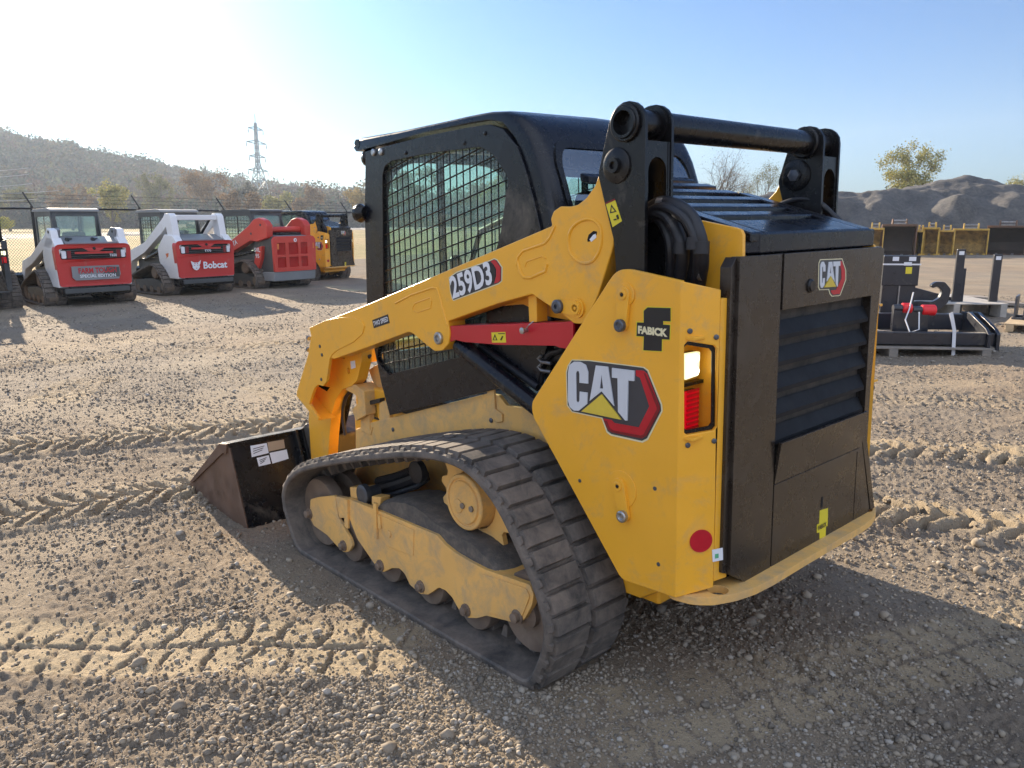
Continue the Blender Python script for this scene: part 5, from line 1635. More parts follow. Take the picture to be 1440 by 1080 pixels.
def loader_white_low(loc, rz):
    r = thing('parked_track_loader', 'white loader with a grey lettered panel on its red rear door and low white arms', 'track loader', loc, rz, G5)
    for s in (1, -1):
        row_track(r, .46 if s == 1 else -.90, .90 if s == 1 else -.46); row_under(r, 'dgrey', s)
    bob_body(r); simple_cab(r, 'lgrey', 'dgrey', guard=False)
    d = red_rear(r, 'a', '', '')
    b = MB(); b.use('lgrey').prism([(-.42, .56), (.40, .56), (.46, .62), (.46, .84), (-.44, .84), (-.46, .66)], -1.408, -1.396, 'x')
    b.use('dgrey').prism([(-.44, .60), (-.1, .62), (-.2, .82), (-.44, .80)], -1.4105, -1.4085, 'x')
    b.build('decal_panel', None, d, smooth=0)
    rtext('lettering', 'FARM TOUGH', -1.41, .34, .70, .10, 'red_dec', d, .72, .03)
    rtext('lettering', 'SPECIAL EDITION', -1.41, .32, .61, .06, 'white_dec', d, .68, .02)
    rtext('lettering', 'T650', -1.405, -.28, 1.02, .05, 'white_dec', d, .14)
    for s in (1, -1):
        fl = None if s == 1 else MIRY
        b = MB(); b.use('white')
        b.prism(rounded([(-1.22, 1.30), (-1.12, 1.56), (-.92, 1.60), (-.70, 1.46), (.55, 1.00), (1.30, .86), (1.50, .50), (1.48, .28), (1.34, .26), (1.28, .50), (1.12, .68), (.50, .82), (-.70, 1.22), (-.95, 1.18)], .03, 3), .56, .70)
        b.use('lgrey').prism([(-1.12, 1.56), (-1.02, 1.60), (-.92, 1.60), (-.5, 1.36), (-.6, 1.28), (-1.0, 1.30)], .50, .56)
        a = b.build('lift_arm', None, r, bevel=.015, flip=fl)
        b = MB(); b.use('black').cyl((-1.02, .49, 1.52), (-1.02, .715, 1.52), .03, 12); b.cyl((.2, .60, .80), (-.7, .60, 1.05), .04, 10)
        b.build('lift_cylinder', None, r, flip=fl)
    b = MB(); b.use('black')
    for y in (-.06, .42): b.tube([(-1.2, y, 1.30), (-1.16, y, 1.37), (-1.05, y - .1, 1.36)], .04, 8)
    b.build('exhaust_stack', None, r)
    b = MB(); b.use('black').prism([(1.35, .05), (1.9, .05), (1.5, .6), (1.35, .55)], -.88, .88); b.build('bucket', None, r)
    return r


def cat_face(root, x, y, z, s):
    b = MB(); b.use('white_dec')
    P = [(-1, .9), (-.85, .2), (-.7, -.1), (-.75, -.45), (-.35, -.85), (.1, -1), (.5, -.8), (.8, -.35), (.72, 0), (.95, .35), (1.1, 1), (.5, .55), (-.3, .55)]
    b.prism([(y - a * s, z + c * s) for a, c in P], x - .004, x, 'x')
    b.use('lred')
    for q in ([(-.5, .1), (-.15, 0), (-.3, -.1)], [(.55, .1), (.2, 0), (.35, -.1)], [(-.1, -.5), (.25, -.5), (.08, -.7)], [(-.35, .45), (-.2, .2), (-.05, .45)], [(.15, .45), (.3, .2), (.45, .45)]):
        b.prism([(y - a * s, z + c * s) for a, c in q], x - .006, x - .0045, 'x')
    b.build('emblem', None, root, smooth=0)


def loader_white_high(loc, rz):
    r = thing('parked_track_loader', 'white loader with a high white cross frame standing over its red rear door', 'track loader', loc, rz, G5)
    for s in (1, -1):
        row_track(r, .46 if s == 1 else -.90, .90 if s == 1 else -.46); row_under(r, 'dgrey', s)
    bob_body(r); simple_cab(r, 'lgrey', 'dgrey', x0=-.30, x1=.95, guard=True)
    d = red_rear(r, 'b', '', '')
    rtext('lettering', 'Bobcat', -1.408, .12, .64, .15, 'white_dec', d, .60, .03)
    cat_face(d, -1.405, .30, .72, .115)
    rtext('lettering', 'T770', -1.405, .06, 1.02, .05, 'white_dec', d, .16)
    for s in (1, -1):
        fl = None if s == 1 else MIRY
        b = MB(); b.use('white')
        b.prism(rounded([(-1.20, 1.20), (-1.08, 1.84), (-1.0, 1.90), (-.84, 1.90), (-.74, 1.80), (.30, 1.22), (1.25, .98), (1.48, .60), (1.46, .28), (1.32, .26), (1.25, .52), (1.1, .74), (.35, .98), (-.62, 1.46), (-.85, 1.60), (-.92, 1.20)], .03, 3), .50, .66)
        b.build('lift_arm', None, r, bevel=.015, flip=fl)
        b = MB(); b.use('black').cyl((.5, .58, .80), (-.75, .58, 1.15), .045, 10); b.cyl((-.95, .40, 1.80), (-.55, .32, 1.38), .03, 8)
        b.build('lift_cylinder', None, r, flip=fl)
    b = MB(); b.use('white').box(-1.06, -.90, -.50, .50, 1.74, 1.86); b.build('cross_tube', None, r, bevel=.02)
    b = MB(); b.use('orange').prism([(-.95, 1.0), (-.80, .98), (-.84, .90), (-.78, .86), (-.92, .92)], .70, .702); b.build('decal_stripe', None, r, smooth=0)
    b = MB(); b.use('black').prism([(1.35, .05), (1.9, .05), (1.5, .6), (1.35, .55)], -.88, .88); b.build('bucket', None, r)
    return r


def loader_red(loc, rz):
    r = thing('parked_track_loader', 'orange red loader with a dark grey body and thick red lift arms', 'track loader', loc, rz, G5)
    for s in (1, -1):
        row_track(r, .46 if s == 1 else -.90, .90 if s == 1 else -.46); row_under(r, 'dgrey', s)
    b = MB(); b.use('dgrey').prism([(-1.34, .36), (1.0, .26), (1.05, .85), (-.4, .95), (-.7, 1.30), (-1.30, 1.34)], -.60, .60)
    b.use('lgrey').prism([(-1.36, .22), (-.9, .22), (-.9, .44), (-1.40, .46)], -.66, .66)
    b.build('body', None, r, bevel=.02)
    holes = []
    for y0 in (.52, .12, -.26):
        w_ = .30 if y0 > .5 else .28
    cols = [(-.56, -.30), (-.20, .10), (.18, .40)]
    X0 = -1.42
    for y0, y1 in cols:
        for z0, z1 in ((.56, .82), (.88, 1.18)):
            holes.append(rounded([(-y1, z0), (-y0, z0), (-y0, z1), (-y1, z1)], .02, 2))
    b = MB(); b.use('kred').prism(rounded([(-.66, .46), (.66, .46), (.68, 1.26), (.60, 1.34), (-.60, 1.34), (-.68, 1.26)], .03, 3), X0, X0 + .06, 'x', holes=holes)
    d = b.build('rear_door', None, r, bevel=.01, label='red rear door with six square openings')
    b = MB(); b.use('lred').box(X0 + .05, X0 + .08, -.60, .60, .48, 1.30)
    for y in [-.55 + .03 * k for k in range(36)]: b.box(X0 + .035, X0 + .05, y, y + .008, .5, 1.25)
    b.build('grille', None, d, smooth=0)
    b = MB(); b.use('white_dec').lathe((X0, -.02, 1.24), (-1, 0, 0), [(0, .05), (.006, .045)], 16); b.use('kred').box(X0 - .008, X0 - .0065, -.035, -.005, 1.22, 1.26); b.build('emblem', None, d)
    b = MB(); b.use('orange')
    b.box(X0 - .004, X0, .50, .56, 1.02, 1.16); b.box(X0 - .004, X0, -.62, -.58, 1.02, 1.16)
    b.build('rear_light', None, d)
    simple_cab(r, 'dgrey', 'dgrey', x0=-.42, x1=.90, z1=2.00, hw=.48)
    for s in (1, -1):
        fl = None if s == 1 else MIRY
        b = MB(); b.use('kred')
        b.prism(rounded([(-1.22, 1.30), (-1.24, 1.62), (-1.12, 1.74), (-.92, 1.80), (-.72, 1.76), (-.50, 1.60), (.60, 1.06), (1.30, .90), (1.50, .50), (1.44, .28), (1.30, .30), (1.2, .62), (.55, .80), (-.55, 1.22), (-.80, 1.20)], .03, 3), .50, .70)
        a = b.build('lift_arm', None, r, bevel=.03, flip=fl)
        if s == 1:
            text_mesh('lettering', 'KUBOTA', (.55, .703, .90), (-1, 0, .43), (.43, 0, 1), .12, 'white_dec', a, width=.62, bold=.02, depth=.003)
        b = MB(); b.use('dgrey')
        for x, z in ((-1.0, 1.62), (-.6, 1.4), (.2, 1.1)): b.cyl((x, .69, z), (x, .71, z), .03, 10)
        b.build('arm_pin', None, a, flip=fl)
        b = MB(); b.use('kred').prism([(-1.0, 1.10), (-.78, 1.05), (-.62, .60), (-.80, .52), (-.95, .80)], .60, .705)
        b.use('black').cyl((.5, .60, .78), (-.85, .60, 1.0), .045, 10)
        e_ = b.build('side_link', None, r, bevel=.015, flip=fl)
        if s == 1:
            text_mesh('lettering', 'SVL', (-.70, .708, .95), (-1, 0, 0), (0, 0, 1), .10, 'white_dec', e_, width=.24, bold=.02, depth=.003)
            text_mesh('lettering', '95', (-.74, .708, .80), (-1, 0, 0), (0, 0, 1), .10, 'white_dec', e_, width=.15, bold=.02, depth=.003)
    b = MB(); b.use('kred').cyl((-1.0, -.5, 1.50), (-1.0, .5, 1.50), .075, 20); b.build('cross_tube', None, r)
    b = MB(); b.use('lgrey').prism([(-1.34, 1.34), (-.6, 1.44), (-.6, 1.36), (-1.34, 1.30)], -.48, .48); b.use('black')
    for k in range(5): b.box(-1.2 + .12 * k, -1.14 + .12 * k, -.4, .4, 1.37, 1.425)
    b.build('engine_hood', None, r, bevel=.01)
    b = MB(); b.use('black').prism([(1.35, .05), (1.9, .05), (1.5, .6), (1.35, .55)], -.88, .88); b.build('bucket', None, r)
    return r


def copy_tree(o, parent=None, skip=()):
    c = o.copy(); COL.objects.link(c)
    if parent: c.parent = parent
    for ch in list(o.children):
        if ch.name.split('.')[0] in skip: continue
        copy_tree(ch, c, skip)
    return c


def put(px, py, depth):
    p = at(px, py, depth); return (p.x, p.y, float(h_base(p.x, p.y)) - .01)


ROW = [(136, 16.3, -48), (288, 18.6, -36), (395, 20.3, -20), (478, 23.0, -26)]
loader_white_low(put(112, 430, 17.3), radians(2))
loader_white_high(put(256, 420, 19.6), radians(7))
loader_red(put(370, 410, 21.3), radians(12))
c = copy_tree(L, None, ('arm_brace', 'brace_strap', 'warning_sticker', 'sticker'))
c.name = 'parked_track_loader'
tag(c, 'yellow track loader with a black ribbed rear door, last of the parked row', 'track loader', G5)
x, y, z = put(463, 398, 23.6); a = radians(20)
c.matrix_world = Matrix.Translation((x, y, z)) @ Matrix.Rotation(a, 4, 'Z')
c = copy_tree(L, None, ('arm_brace', 'brace_strap', 'warning_sticker', 'sticker', 'bucket'))
c.name = 'parked_track_loader'
tag(c, 'dark grey loader cut off by the left edge of the photo, mostly its track showing', 'track loader', G5)
def darken(o):
    for k, sl_ in enumerate(o.material_slots):
        if sl_.material and sl_.material.name.startswith(('yellow', 'dusty_yellow')) and not o.name.startswith(('final_drive', 'track_frame')):
            sl_.link = 'OBJECT'; sl_.material = M['dgrey']
    for ch in o.children: darken(ch)
darken(c)
x, y, z = put(-40, 440, 15.4); a = radians(3)
c.matrix_world = Matrix.Translation((x, y, z)) @ Matrix.Rotation(a, 4, 'Z')
# ---------------------------------------------------------------- chain link fence
M['fence'] = mat('black_fence_steel', (.015, .016, .018), .4, .2)
M['mesh_wire'] = mat('galvanised_wire', (.20, .20, .19), .45, .6)
f0 = at(43, 279, 19.4); f4 = at(487, 290, 30.3)
fd_ = (f4 - f0) / 4; fd_.z = 0
FN = thing('chain_link_fence', 'black chain link fence with barbed wire arms behind the parked loaders', 'fence', (f0.x, f0.y, 0))
FH = 2.06
def fpt(t, z):
    p = f0 + fd_ * t; return Vector((p.x - f0.x, p.y - f0.y, float(h_base(p.x, p.y)) + z))
ta, tb = -5, 9
outw = Vector((fd_.y, -fd_.x, 0)).normalized() * -1
for k in range(ta, tb + 1):
    b = MB(); b.use('fence'); p = fpt(k, -.6); q = fpt(k, FH + .04)
    b.cyl(p, q, .036, 10)
    lean = -fd_.normalized() * .02 + outw * .28
    b.cyl(q, q + Vector((lean.x * .9, lean.y * .9, .33)), .02, 8)
    b.build('fence_post', None, FN)
b = MB(); b.use('fence')
for k in range(ta, tb): b.cyl(fpt(k, FH - .02), fpt(k + 1, FH - .02), .024, 8)
b.build('top_rail', None, FN)
b = MB(); b.use('fence')
for i in (1, 2, 3):
    for k in range(ta, tb):
        o_ = outw * (.28 * i / 3.3) + Vector((0, 0, .33 * i / 3.2))
        b.cyl(fpt(k, FH + .02) + o_, fpt(k + 1, FH + .02) + o_, .004, 4)
b.build('barbed_wire', None, FN)
b = MB(); b.use('mesh_wire')
step = .075; Lf = fd_.length * (tb - ta); base_t = ta
nlen = int(Lf / step); hh = FH + .35
for i in range(-int(hh / step), nlen):
    for sgn in (1, -1):
        s0 = i * step if sgn == 1 else i * step + hh; s1 = s0 + sgn * hh
        # clip to the ends
        def P_(s, z): return fpt(base_t + s / fd_.length, z)
        z0, z1 = -.35, FH
        if min(s0, s1) < 0 or max(s0, s1) > Lf: continue
        a_ = P_(s0, z0); c_ = P_(s1, z1); w_ = .0028
        n_ = outw * w_; u_ = Vector((0, 0, w_)) + fd_.normalized() * (-sgn * w_)
        b.add([a_ - u_, a_ + u_, c_ + u_, c_ - u_, a_ + n_, c_ + n_], [(0, 1, 2, 3), (0, 4, 5, 3), (1, 4, 5, 2)])
b.build('wire_mesh', None, FN, smooth=0)
# ---------------------------------------------------------------- vegetation, hills, pylon
def leaf_mat(name, sat=1.0):
    m, nt, b = new_mat(name)
    at_ = nt.nodes.new('ShaderNodeAttribute'); at_.attribute_name = 'tint'
    nt.links.new(at_.outputs['Color'], b.inputs['Base Color'])
    b.inputs['Roughness'].default_value = .8; b.inputs['Specular IOR Level'].default_value = .15
    out = nt.nodes['Material Output']
    tr = nt.nodes.new('ShaderNodeBsdfTranslucent'); nt.links.new(at_.outputs['Color'], tr.inputs[0])
    mx = nt.nodes.new('ShaderNodeMixShader'); mx.inputs[0].default_value = .22
    nt.links.new(b.outputs[0], mx.inputs[1]); nt.links.new(tr.outputs[0], mx.inputs[2]); nt.links.new(mx.outputs[0], out.inputs[0])
    return m


M['leaf'] = leaf_mat('foliage')
M['bark'] = mat('tree_bark', (.10, .085, .07), .9, 0, None, 0, 1, .3, 4, bump=.4, bscale=20)
M['pale_bark'] = mat('pale_tree_bark', (.23, .20, .17), .9, 0, None, 0, 1, .25, 4)


def quads_mesh(name, C, S, tint, rng, parent=None, aspect=.7):
    """leaf cards: C centres (n,3), S sizes (n), tint (n,3)"""
    n = len(C)
    u = rng.normal(size=(n, 3)); u /= np.linalg.norm(u, axis=1)[:, None]
    v = rng.normal(size=(n, 3)); v -= (v * u).sum(1)[:, None] * u; v /= np.linalg.norm(v, axis=1)[:, None]
    u = u * (S * .5)[:, None]; v = v * (S * .5 * aspect)[:, None]
    P = np.stack([C - u, C - v * .8 + u * .1, C + u, C + v], 1)
    me = bpy.data.meshes.new(name); me.vertices.add(n * 4); me.vertices.foreach_set('co', P.ravel())
    me.loops.add(n * 4); me.polygons.add(n); me.loops.foreach_set('vertex_index', np.arange(n * 4)); me.polygons.foreach_set('loop_start', np.arange(n) * 4)
    me.update(calc_edges=True)
    ca = me.color_attributes.new('tint', 'FLOAT_COLOR', 'POINT')
    t4 = np.ones((n, 4)); t4[:, :3] = tint; ca.data.foreach_set('color', np.repeat(t4, 4, 0).ravel())
    me.materials.append(M['leaf'])
    o = bpy.data.objects.new(name, me); COL.objects.link(o)
    if parent: o.parent = parent
    return o


PAL = np.array([[.085, .090, .045], [.10, .085, .05], [.125, .075, .05], [.13, .09, .05], [.07, .085, .045], [.05, .065, .035], [.11, .105, .05], [.15, .12, .055], [.10, .07, .055], [.085, .08, .065], [.06, .07, .045]])


def crowns(centres, rad, hgt, per, rng, pal=PAL, size=.22):
    C = []; S = []; T = []
    for (c, r, h) in zip(centres, rad, hgt):
        k = rng.integers(5, 9)
        cl = rng.normal(size=(k, 3)) * [r * .38, r * .38, h * .20] + [0, 0, h * .45]
        cr = rng.uniform(.35, .62, k) * r
        n = per
        j = rng.integers(0, k, n)
        d = rng.normal(size=(n, 3)); d /= np.linalg.norm(d, axis=1)[:, None]
        p = cl[j] + d * (cr[j] * rng.uniform(.55, 1.05, n))[:, None] * [1, 1, .9]
        C.append(p + c); S.append(np.full(n, r * size) * rng.uniform(.6, 1.4, n))
        base = pal[rng.integers(0, len(pal))] * rng.uniform(.75, 1.25)
        T.append(base * rng.uniform(.85, 1.15, (n, 1)) * (1 + .05 * rng.normal(size=(n, 3))))
    return np.concatenate(C), np.concatenate(S), np.clip(np.concatenate(T), .01, .6)


rngf = np.random.default_rng(42)
# wooded hill: ridge heights measured from the place, falling to the right
RIDGE = [(-900, 150), (-600, 160), (-300, 172), (-100, 192), (0, 207), (36, 219), (90, 226), (130, 235), (173, 247), (206, 249), (253, 262), (300, 270), (360, 279), (430, 286), (520, 293), (700, 298)]
HD = 560.0
ridge_w = [at(px, py, HD) for px, py in RIDGE]
foot_w = [at(px, 311, 300.0) for px, py in RIDGE]
def hill_pt(u, v):
    """u along the ridge list, v 0 foot .. 1 ridge .. 1.5 behind"""
    i = min(int(u), len(RIDGE) - 2); t = u - i
    r = ridge_w[i].lerp(ridge_w[i + 1], t); f = foot_w[i].lerp(foot_w[i + 1], t)
    q = f.lerp(r, v)
    zz = (3 * min(v, 1) ** 2 - 2 * min(v, 1) ** 3) * (r.z + 2.0) - 2.0 if v <= 1 else r.z - (v - 1) * r.z * .8
    return Vector((q.x, q.y, zz))
b = MB(); nu, nv_ = 60, 26
for i in range(nu + 1):
    for j in range(nv_ + 1):
        p = hill_pt(i / nu * (len(RIDGE) - 1.001), j / nv_ * 1.6)
        b.v.append((p.x, p.y, p.z - 1.5 + 4 * float(fbm(np.array([p.x]), np.array([p.y]), 60, 3, 5)[0]) * min(1, j / 5)))
for i in range(nu):
    for j in range(nv_):
        a_ = i * (nv_ + 1) + j; b.f.append((a_, a_ + nv_ + 1, a_ + nv_ + 2, a_ + 1)); b.mi.append(0)
M['hillside'] = mat('leaf_litter_hillside', (.09, .07, .045), .95, 0, None, 0, 1, .3, .05)
hl = b.build('hill', 'hillside', None, smooth=60); hl['kind'] = 'structure'
cs = []; rs = []; hs = []
for _ in range(4300):
    u = rngf.uniform(2.2, len(RIDGE) - 1.01); v = rngf.uniform(0, 1.04)

    p = hill_pt(u, v); cs.append([p.x, p.y, p.z - 2]); rs.append(rngf.uniform(6, 10)); hs.append(rngf.uniform(10, 16))
C_, S_, T_ = crowns(cs, rs, hs, 150, rngf, size=.20)
fo = quads_mesh('hillside_wood', C_, S_, T_, rngf); fo['kind'] = 'stuff'; tag(fo, 'hazy autumn woodland covering the hillside', 'woodland')
# low distant tree line round the rest of the horizon
cs = []; rs = []; hs = []
for _ in range(1900):
    px = rngf.uniform(420, 2100) if rngf.random() < .6 else rngf.uniform(-700, 460); d = rngf.uniform(300, 420)
    p = at(px, 300, d)
    hh = 8 if px > 520 else 9
    cs.append([p.x, p.y, -3.0]); rs.append(rngf.uniform(3, 5.5)); hs.append(rngf.uniform(hh, hh + 6))
C_, S_, T_ = crowns(cs, rs, hs, 110, rngf, size=.28)
fo = quads_mesh('distant_tree_line', C_, S_, T_, rngf); fo['kind'] = 'stuff'; tag(fo, 'low hazy tree line along the horizon', 'woodland')


def tree(name, label, loc, H, R, seed, leaf=None, nleaf=6000, lsize=.10, bark='bark', group=None, spread=.55, up=.25, levels=5, trunk=None, cat='tree', trunk_h=.22, forks=None):
    rng = random.Random(seed); nr = np.random.default_rng(seed)
    root = thing(name, label, cat, loc, 0, group)
    tb = MB(); tips = []
    r0 = trunk or H * .022

    def grow(p, d, ln, r, lev):
        n = 4; q = p; path = [p]; rad = [r]
        for i in range(n):
            d = (d + Vector((rng.gauss(0, .10), rng.gauss(0, .10), up * .12 + rng.gauss(0, .05)))).normalized()
            q = q + d * ln / n; path.append(q); rad.append(r * (1 - .42 * (i + 1) / n))
        tb.tube(path, rad, 6 if lev < 2 else 4 if lev < 3 else 3)
        if lev >= levels - 1: tips.append((q, d)); tips.append((path[2], d)); return
        k = forks or (3 if lev < 3 else 2)
        for j in range(k + (1 if rng.random() < .4 else 0)):
            st = path[-1] if j < 2 else path[rng.choice([2, 3])]
            ax = Vector((rng.gauss(0, 1), rng.gauss(0, 1), rng.gauss(0, .4))); ax = (ax - d * ax.dot(d)).normalized()
            nd = (d + ax * (spread * rng.uniform(.7, 1.5))).normalized()
            grow(st, nd, ln * rng.uniform(.62, .84), rad[-1] * rng.uniform(.62, .9), lev + 1)
    grow(Vector((0, 0, -.3)), Vector((0, 0, 1)), H * trunk_h, r0, 0)
    # fit to the wanted size
    zs = max(v[2] for v in tb.v); ws = sorted(hypot(v[0], v[1]) for v in tb.v)[int(len(tb.v) * .985)]
    fz = H / zs; fr_ = R / ws
    tb.v = [(v[0] * fr_, v[1] * fr_, v[2] * fz) for v in tb.v]
    tb.build('trunk', bark, root, smooth=60)
    if leaf is not None:
        T = np.array([[q.x * fr_, q.y * fr_, q.z * fz] for q, d in tips])
        j = nr.integers(0, len(T), nleaf)
        C = T[j] + nr.normal(size=(nleaf, 3)) * [R * .07, R * .07, H * .028]
        lf = np.array(leaf)[nr.integers(0, len(leaf), nleaf)] * nr.uniform(.7, 1.3, (nleaf, 1))
        quads_mesh('crown', C, nr.uniform(.6, 1.4, nleaf) * lsize, lf, nr, root)
    return root


def gnd(px, depth):
    p = at(px, 300, depth); return (p.x, p.y, float(h_base(p.x, p.y)) - .1)


YL = [(.34, .30, .08), (.28, .27, .09), (.20, .21, .07), (.38, .33, .12)]
OL = [(.16, .16, .06), (.20, .17, .06), (.12, .13, .05)]
BR_ = [(.20, .13, .06), (.16, .11, .06), (.24, .15, .07)]
GT = 'bare autumn trees beyond the gravel heap'
tree('autumn_tree', 'lone tree with thinning yellow green leaves behind the gravel heap', gnd(1265, 86), 9.8, 4.5, 5, YL, 13000, .19, 'pale_bark', spread=.62, levels=6, trunk_h=.20, trunk=.34)
tree('autumn_tree', 'pale yellow tree cut off by the right edge beyond the heap', gnd(1444, 95), 7.2, 3.4, 8, YL, 5000, .18, 'pale_bark', spread=.6, levels=6)
tree('bare_tree', 'tall leafless tree seen between the two black uprights', gnd(1003, 92), 10.6, 4.9, 11, BR_, 900, .10, 'bark', GT, spread=.55, levels=7, trunk_h=.22, trunk=.36)
tree('bare_tree', 'smaller leafless tree right of the tall one, seen under the cross tube', gnd(1037, 108), 8.6, 3.6, 12, BR_, 800, .10, 'bark', GT, spread=.6, levels=7, trunk=.28)
tree('bare_tree', 'thin leafless tree with a few leaves just left of the right upright', gnd(1072, 98), 8.8, 3.4, 17, OL, 3200, .11, 'bark', GT, spread=.5, levels=7, trunk=.26)
tree('bare_tree', 'small bare tree close to the right side of the left upright', gnd(958, 115), 6.3, 2.2, 14, OL, 900, .13, 'bark', GT, spread=.5, levels=6)
for i, (px, d, h, r_) in enumerate([(1082, 80, 4.6, 3.6), (1118, 84, 4.4, 3.2)]):
    tree('yellow_shrub', ['wide pale yellow shrub behind the engine hood', 'yellow shrub partly behind the right upright'][i], gnd(px, d), h, r_, 30 + i, [(.42, .33, .12), (.36, .27, .10)], 5200, .13, 'bark', 'yellow shrubs beyond the lot', spread=.8, levels=5, cat='shrub', trunk_h=.12)
LAB = ['olive tree left of the first fence post', 'rust brown tree above the leftmost white loader', 'yellow olive tree behind the second fence post', 'bushy brown tree between the two white loaders', 'tall olive tree left of the power pylon', 'round brown tree just below the pylon',
       'dark tree at the foot of the pylon', 'yellowish tree right of the pylon', 'pale brown tree above the orange red loader', 'orange yellow tree above the yellow parked loader', 'small bright yellow bush at the far left edge of the field', 'bushy green tree seen through the cab window', 'brown tree seen through the cab window', 'yellow tree behind the cab']
for i, (px, d, h, r_, pal) in enumerate([(12, 230, 12, 6, OL), (100, 240, 13, 6, BR_), (155, 170, 11, 5, YL), (225, 240, 16, 7, OL), (300, 235, 17, 8, BR_), (335, 200, 10, 6, BR_), (362, 250, 14, 6, [(.09, .08, .05)]), (395, 215, 10, 5, YL), (425, 240, 13, 6, BR_),
                                       (490, 215, 11, 6, [(.34, .24, .07), (.28, .22, .08)]), (-6, 130, 3.6, 2.6, [(.42, .40, .08)]), (585, 200, 15, 8, OL), (660, 210, 14, 8, BR_), (700, 190, 13, 7, YL)]):
    g = gnd(px, d)
    tree('autumn_tree', LAB[i], (g[0], g[1], g[2] - 1.2), h, r_, 60 + i, pal, 3800, .50 if d > 150 else .2, 'bark', 'autumn trees at the far side of the field', spread=.6, levels=5)

# power pylon
M['pylon'] = mat('galvanised_pylon_steel', (.28, .33, .33), .5, .3)
def pylon(label, px, depth, H, grp=None):
    g = at(px, 300, depth); root = thing('power_pylon', label, 'pylon', (g.x, g.y, -4), radians(-58), grp)
    b = MB(); b.use('pylon')
    def w(z): return H * (.085 * (1 - z / (H * .55)) + .022) if z < H * .55 else H * .022 * (1.25 - z / H)
    lv = [H * t for t in (0, .12, .23, .33, .42, .50, .56, .62, .68, .74, .80, .86, .92)]
    t_ = H * .0042
    for a_, c_ in zip(lv[:-1], lv[1:]):
        wa, wc = w(a_), w(c_)
        cs_ = [(-1, -1), (1, -1), (1, 1), (-1, 1)]
        for i in range(4):
            p, q = cs_[i], cs_[(i + 1) % 4]
            b.cyl((p[0] * wa, p[1] * wa, a_), (p[0] * wc, p[1] * wc, c_), t_ * 1.3, 4)
            b.cyl((p[0] * wa, p[1] * wa, a_), (q[0] * wc, q[1] * wc, c_), t_ * .7, 4)
            b.cyl((q[0] * wa, q[1] * wa, a_), (p[0] * wc, p[1] * wc, c_), t_ * .7, 4)
            b.cyl((p[0] * wc, p[1] * wc, c_), (q[0] * wc, q[1] * wc, c_), t_ * .7, 4)
    b.cyl((0, 0, H * .92), (0, 0, H), t_, 4)
    b.build('lattice_mast', None, root, smooth=0)
    for z, sp in ((H * .86, .115), (H * .74, .155), (H * .62, .125), (H * .50, .155)):
        for s in (-1, 1):
            b = MB(); b.use('pylon'); L_ = H * sp
            b.cyl((0, 0, z), (s * L_, 0, z + H * .008), t_, 4); b.cyl((0, 0, z + H * .03), (s * L_, 0, z + H * .008), t_, 4)
            b.cyl((s * L_ * .5, 0, z), (s * L_ * .5, 0, z + H * .018), t_ * .6, 4); b.cyl((s * L_, 0, z), (s * L_, 0, z - H * .035), t_ * 1.2, 4)
            b.build('cross_arm', None, root, smooth=0)
    return root
pylon('tall lattice power pylon rising above the tree line left of the cab', 367, 420, 58)
pylon('tiny distant lattice pylon just left of the tall one', 345, 1000, 66)
M['cable'] = mat('aluminium_cable', (.45, .47, .48), .35, .5)
for i, (y0, y1, xe) in enumerate([(237, 236, 40), (246, 245, 40), (259, 258, 45), (266, 268, 82), (277, 279, 60)]):
    b = MB(); p = at(-160, y0, 150); q = at(xe, y1, 210)
    pts = [p.lerp(q, t / 10) - Vector((0, 0, .8 * (1 - (t / 5 - 1) ** 2))) for t in range(11)]
    b.tube(pts, .055, 5)
    o_ = b.build('power_line', 'cable'); tag(o_, ['topmost', 'second highest', 'middle', 'second lowest', 'lowest'][i] + ' of the five faint power lines before the hill at far left', 'power line', 'power lines at the far left')
b = MB(); p = at(290, 182, 380); q = at(367, 184, 420); b.tube([p, p.lerp(q, .5) - Vector((0, 0, .3)), q], .07, 5)
o_ = b.build('power_line', 'cable'); tag(o_, 'thin power line meeting the tall pylon from the left', 'power line')
# ---------------------------------------------------------------- gravel heap, buckets, pallets at the right
M['heap'] = None
m, nt, b_ = new_mat('gravel_heap'); M['heap'] = m
g = nt.nodes.new('ShaderNodeNewGeometry').outputs['Position']
c = ramp(nt, noise(nt, .7, 8, .7, g, .6), [(.32, (.040, .040, .043)), (.5, (.075, .073, .074)), (.66, (.13, .12, .11))])
c = mixc(nt, ramp(nt, noise(nt, 6, 6, .75, g), [(.45, 0.0), (.75, .55)]), c, (.17, .155, .135))
nt.links.new(c, b_.inputs['Base Color']); b_.inputs['Roughness'].default_value = .95
bp = nt.nodes.new('ShaderNodeBump'); bp.inputs['Strength'].default_value = .8; bp.inputs['Distance'].default_value = .12
nt.links.new(noise(nt, 3.5, 10, .75, g), bp.inputs['Height']); nt.links.new(bp.outputs[0], b_.inputs['Normal'])
p0 = at(1100, 345, 52); p1 = at(1700, 345, 44)
ux = (p1 - p0); ux.z = 0; Lh = ux.length; ux.normalize(); vx = Vector((-ux.y, ux.x, 0))
if vx.dot(Vector((RC_W @ Vector((0, 0, -1))))) < 0: vx = -vx
nu_, nv2 = 220, 90; W_ = 22
U, V = np.meshgrid(np.linspace(-6, Lh, nu_), np.linspace(-1, W_, nv2), indexing='ij')
X = p0.x + ux.x * U + vx.x * V; Y = p0.y + ux.y * U + vx.y * V
slope = np.clip(V / 5.5, 0, 1); back = np.clip((W_ - V) / 6, 0, 1); lft = sstep(-6, -1.0, U)
top = 3.55 + .45 * fbm(X, Y, 7, 3, 4) + .20 * fbm(X, Y, 1.6, 3, 8)
hgt = top * np.minimum(np.minimum(slope ** .95, back), lft)
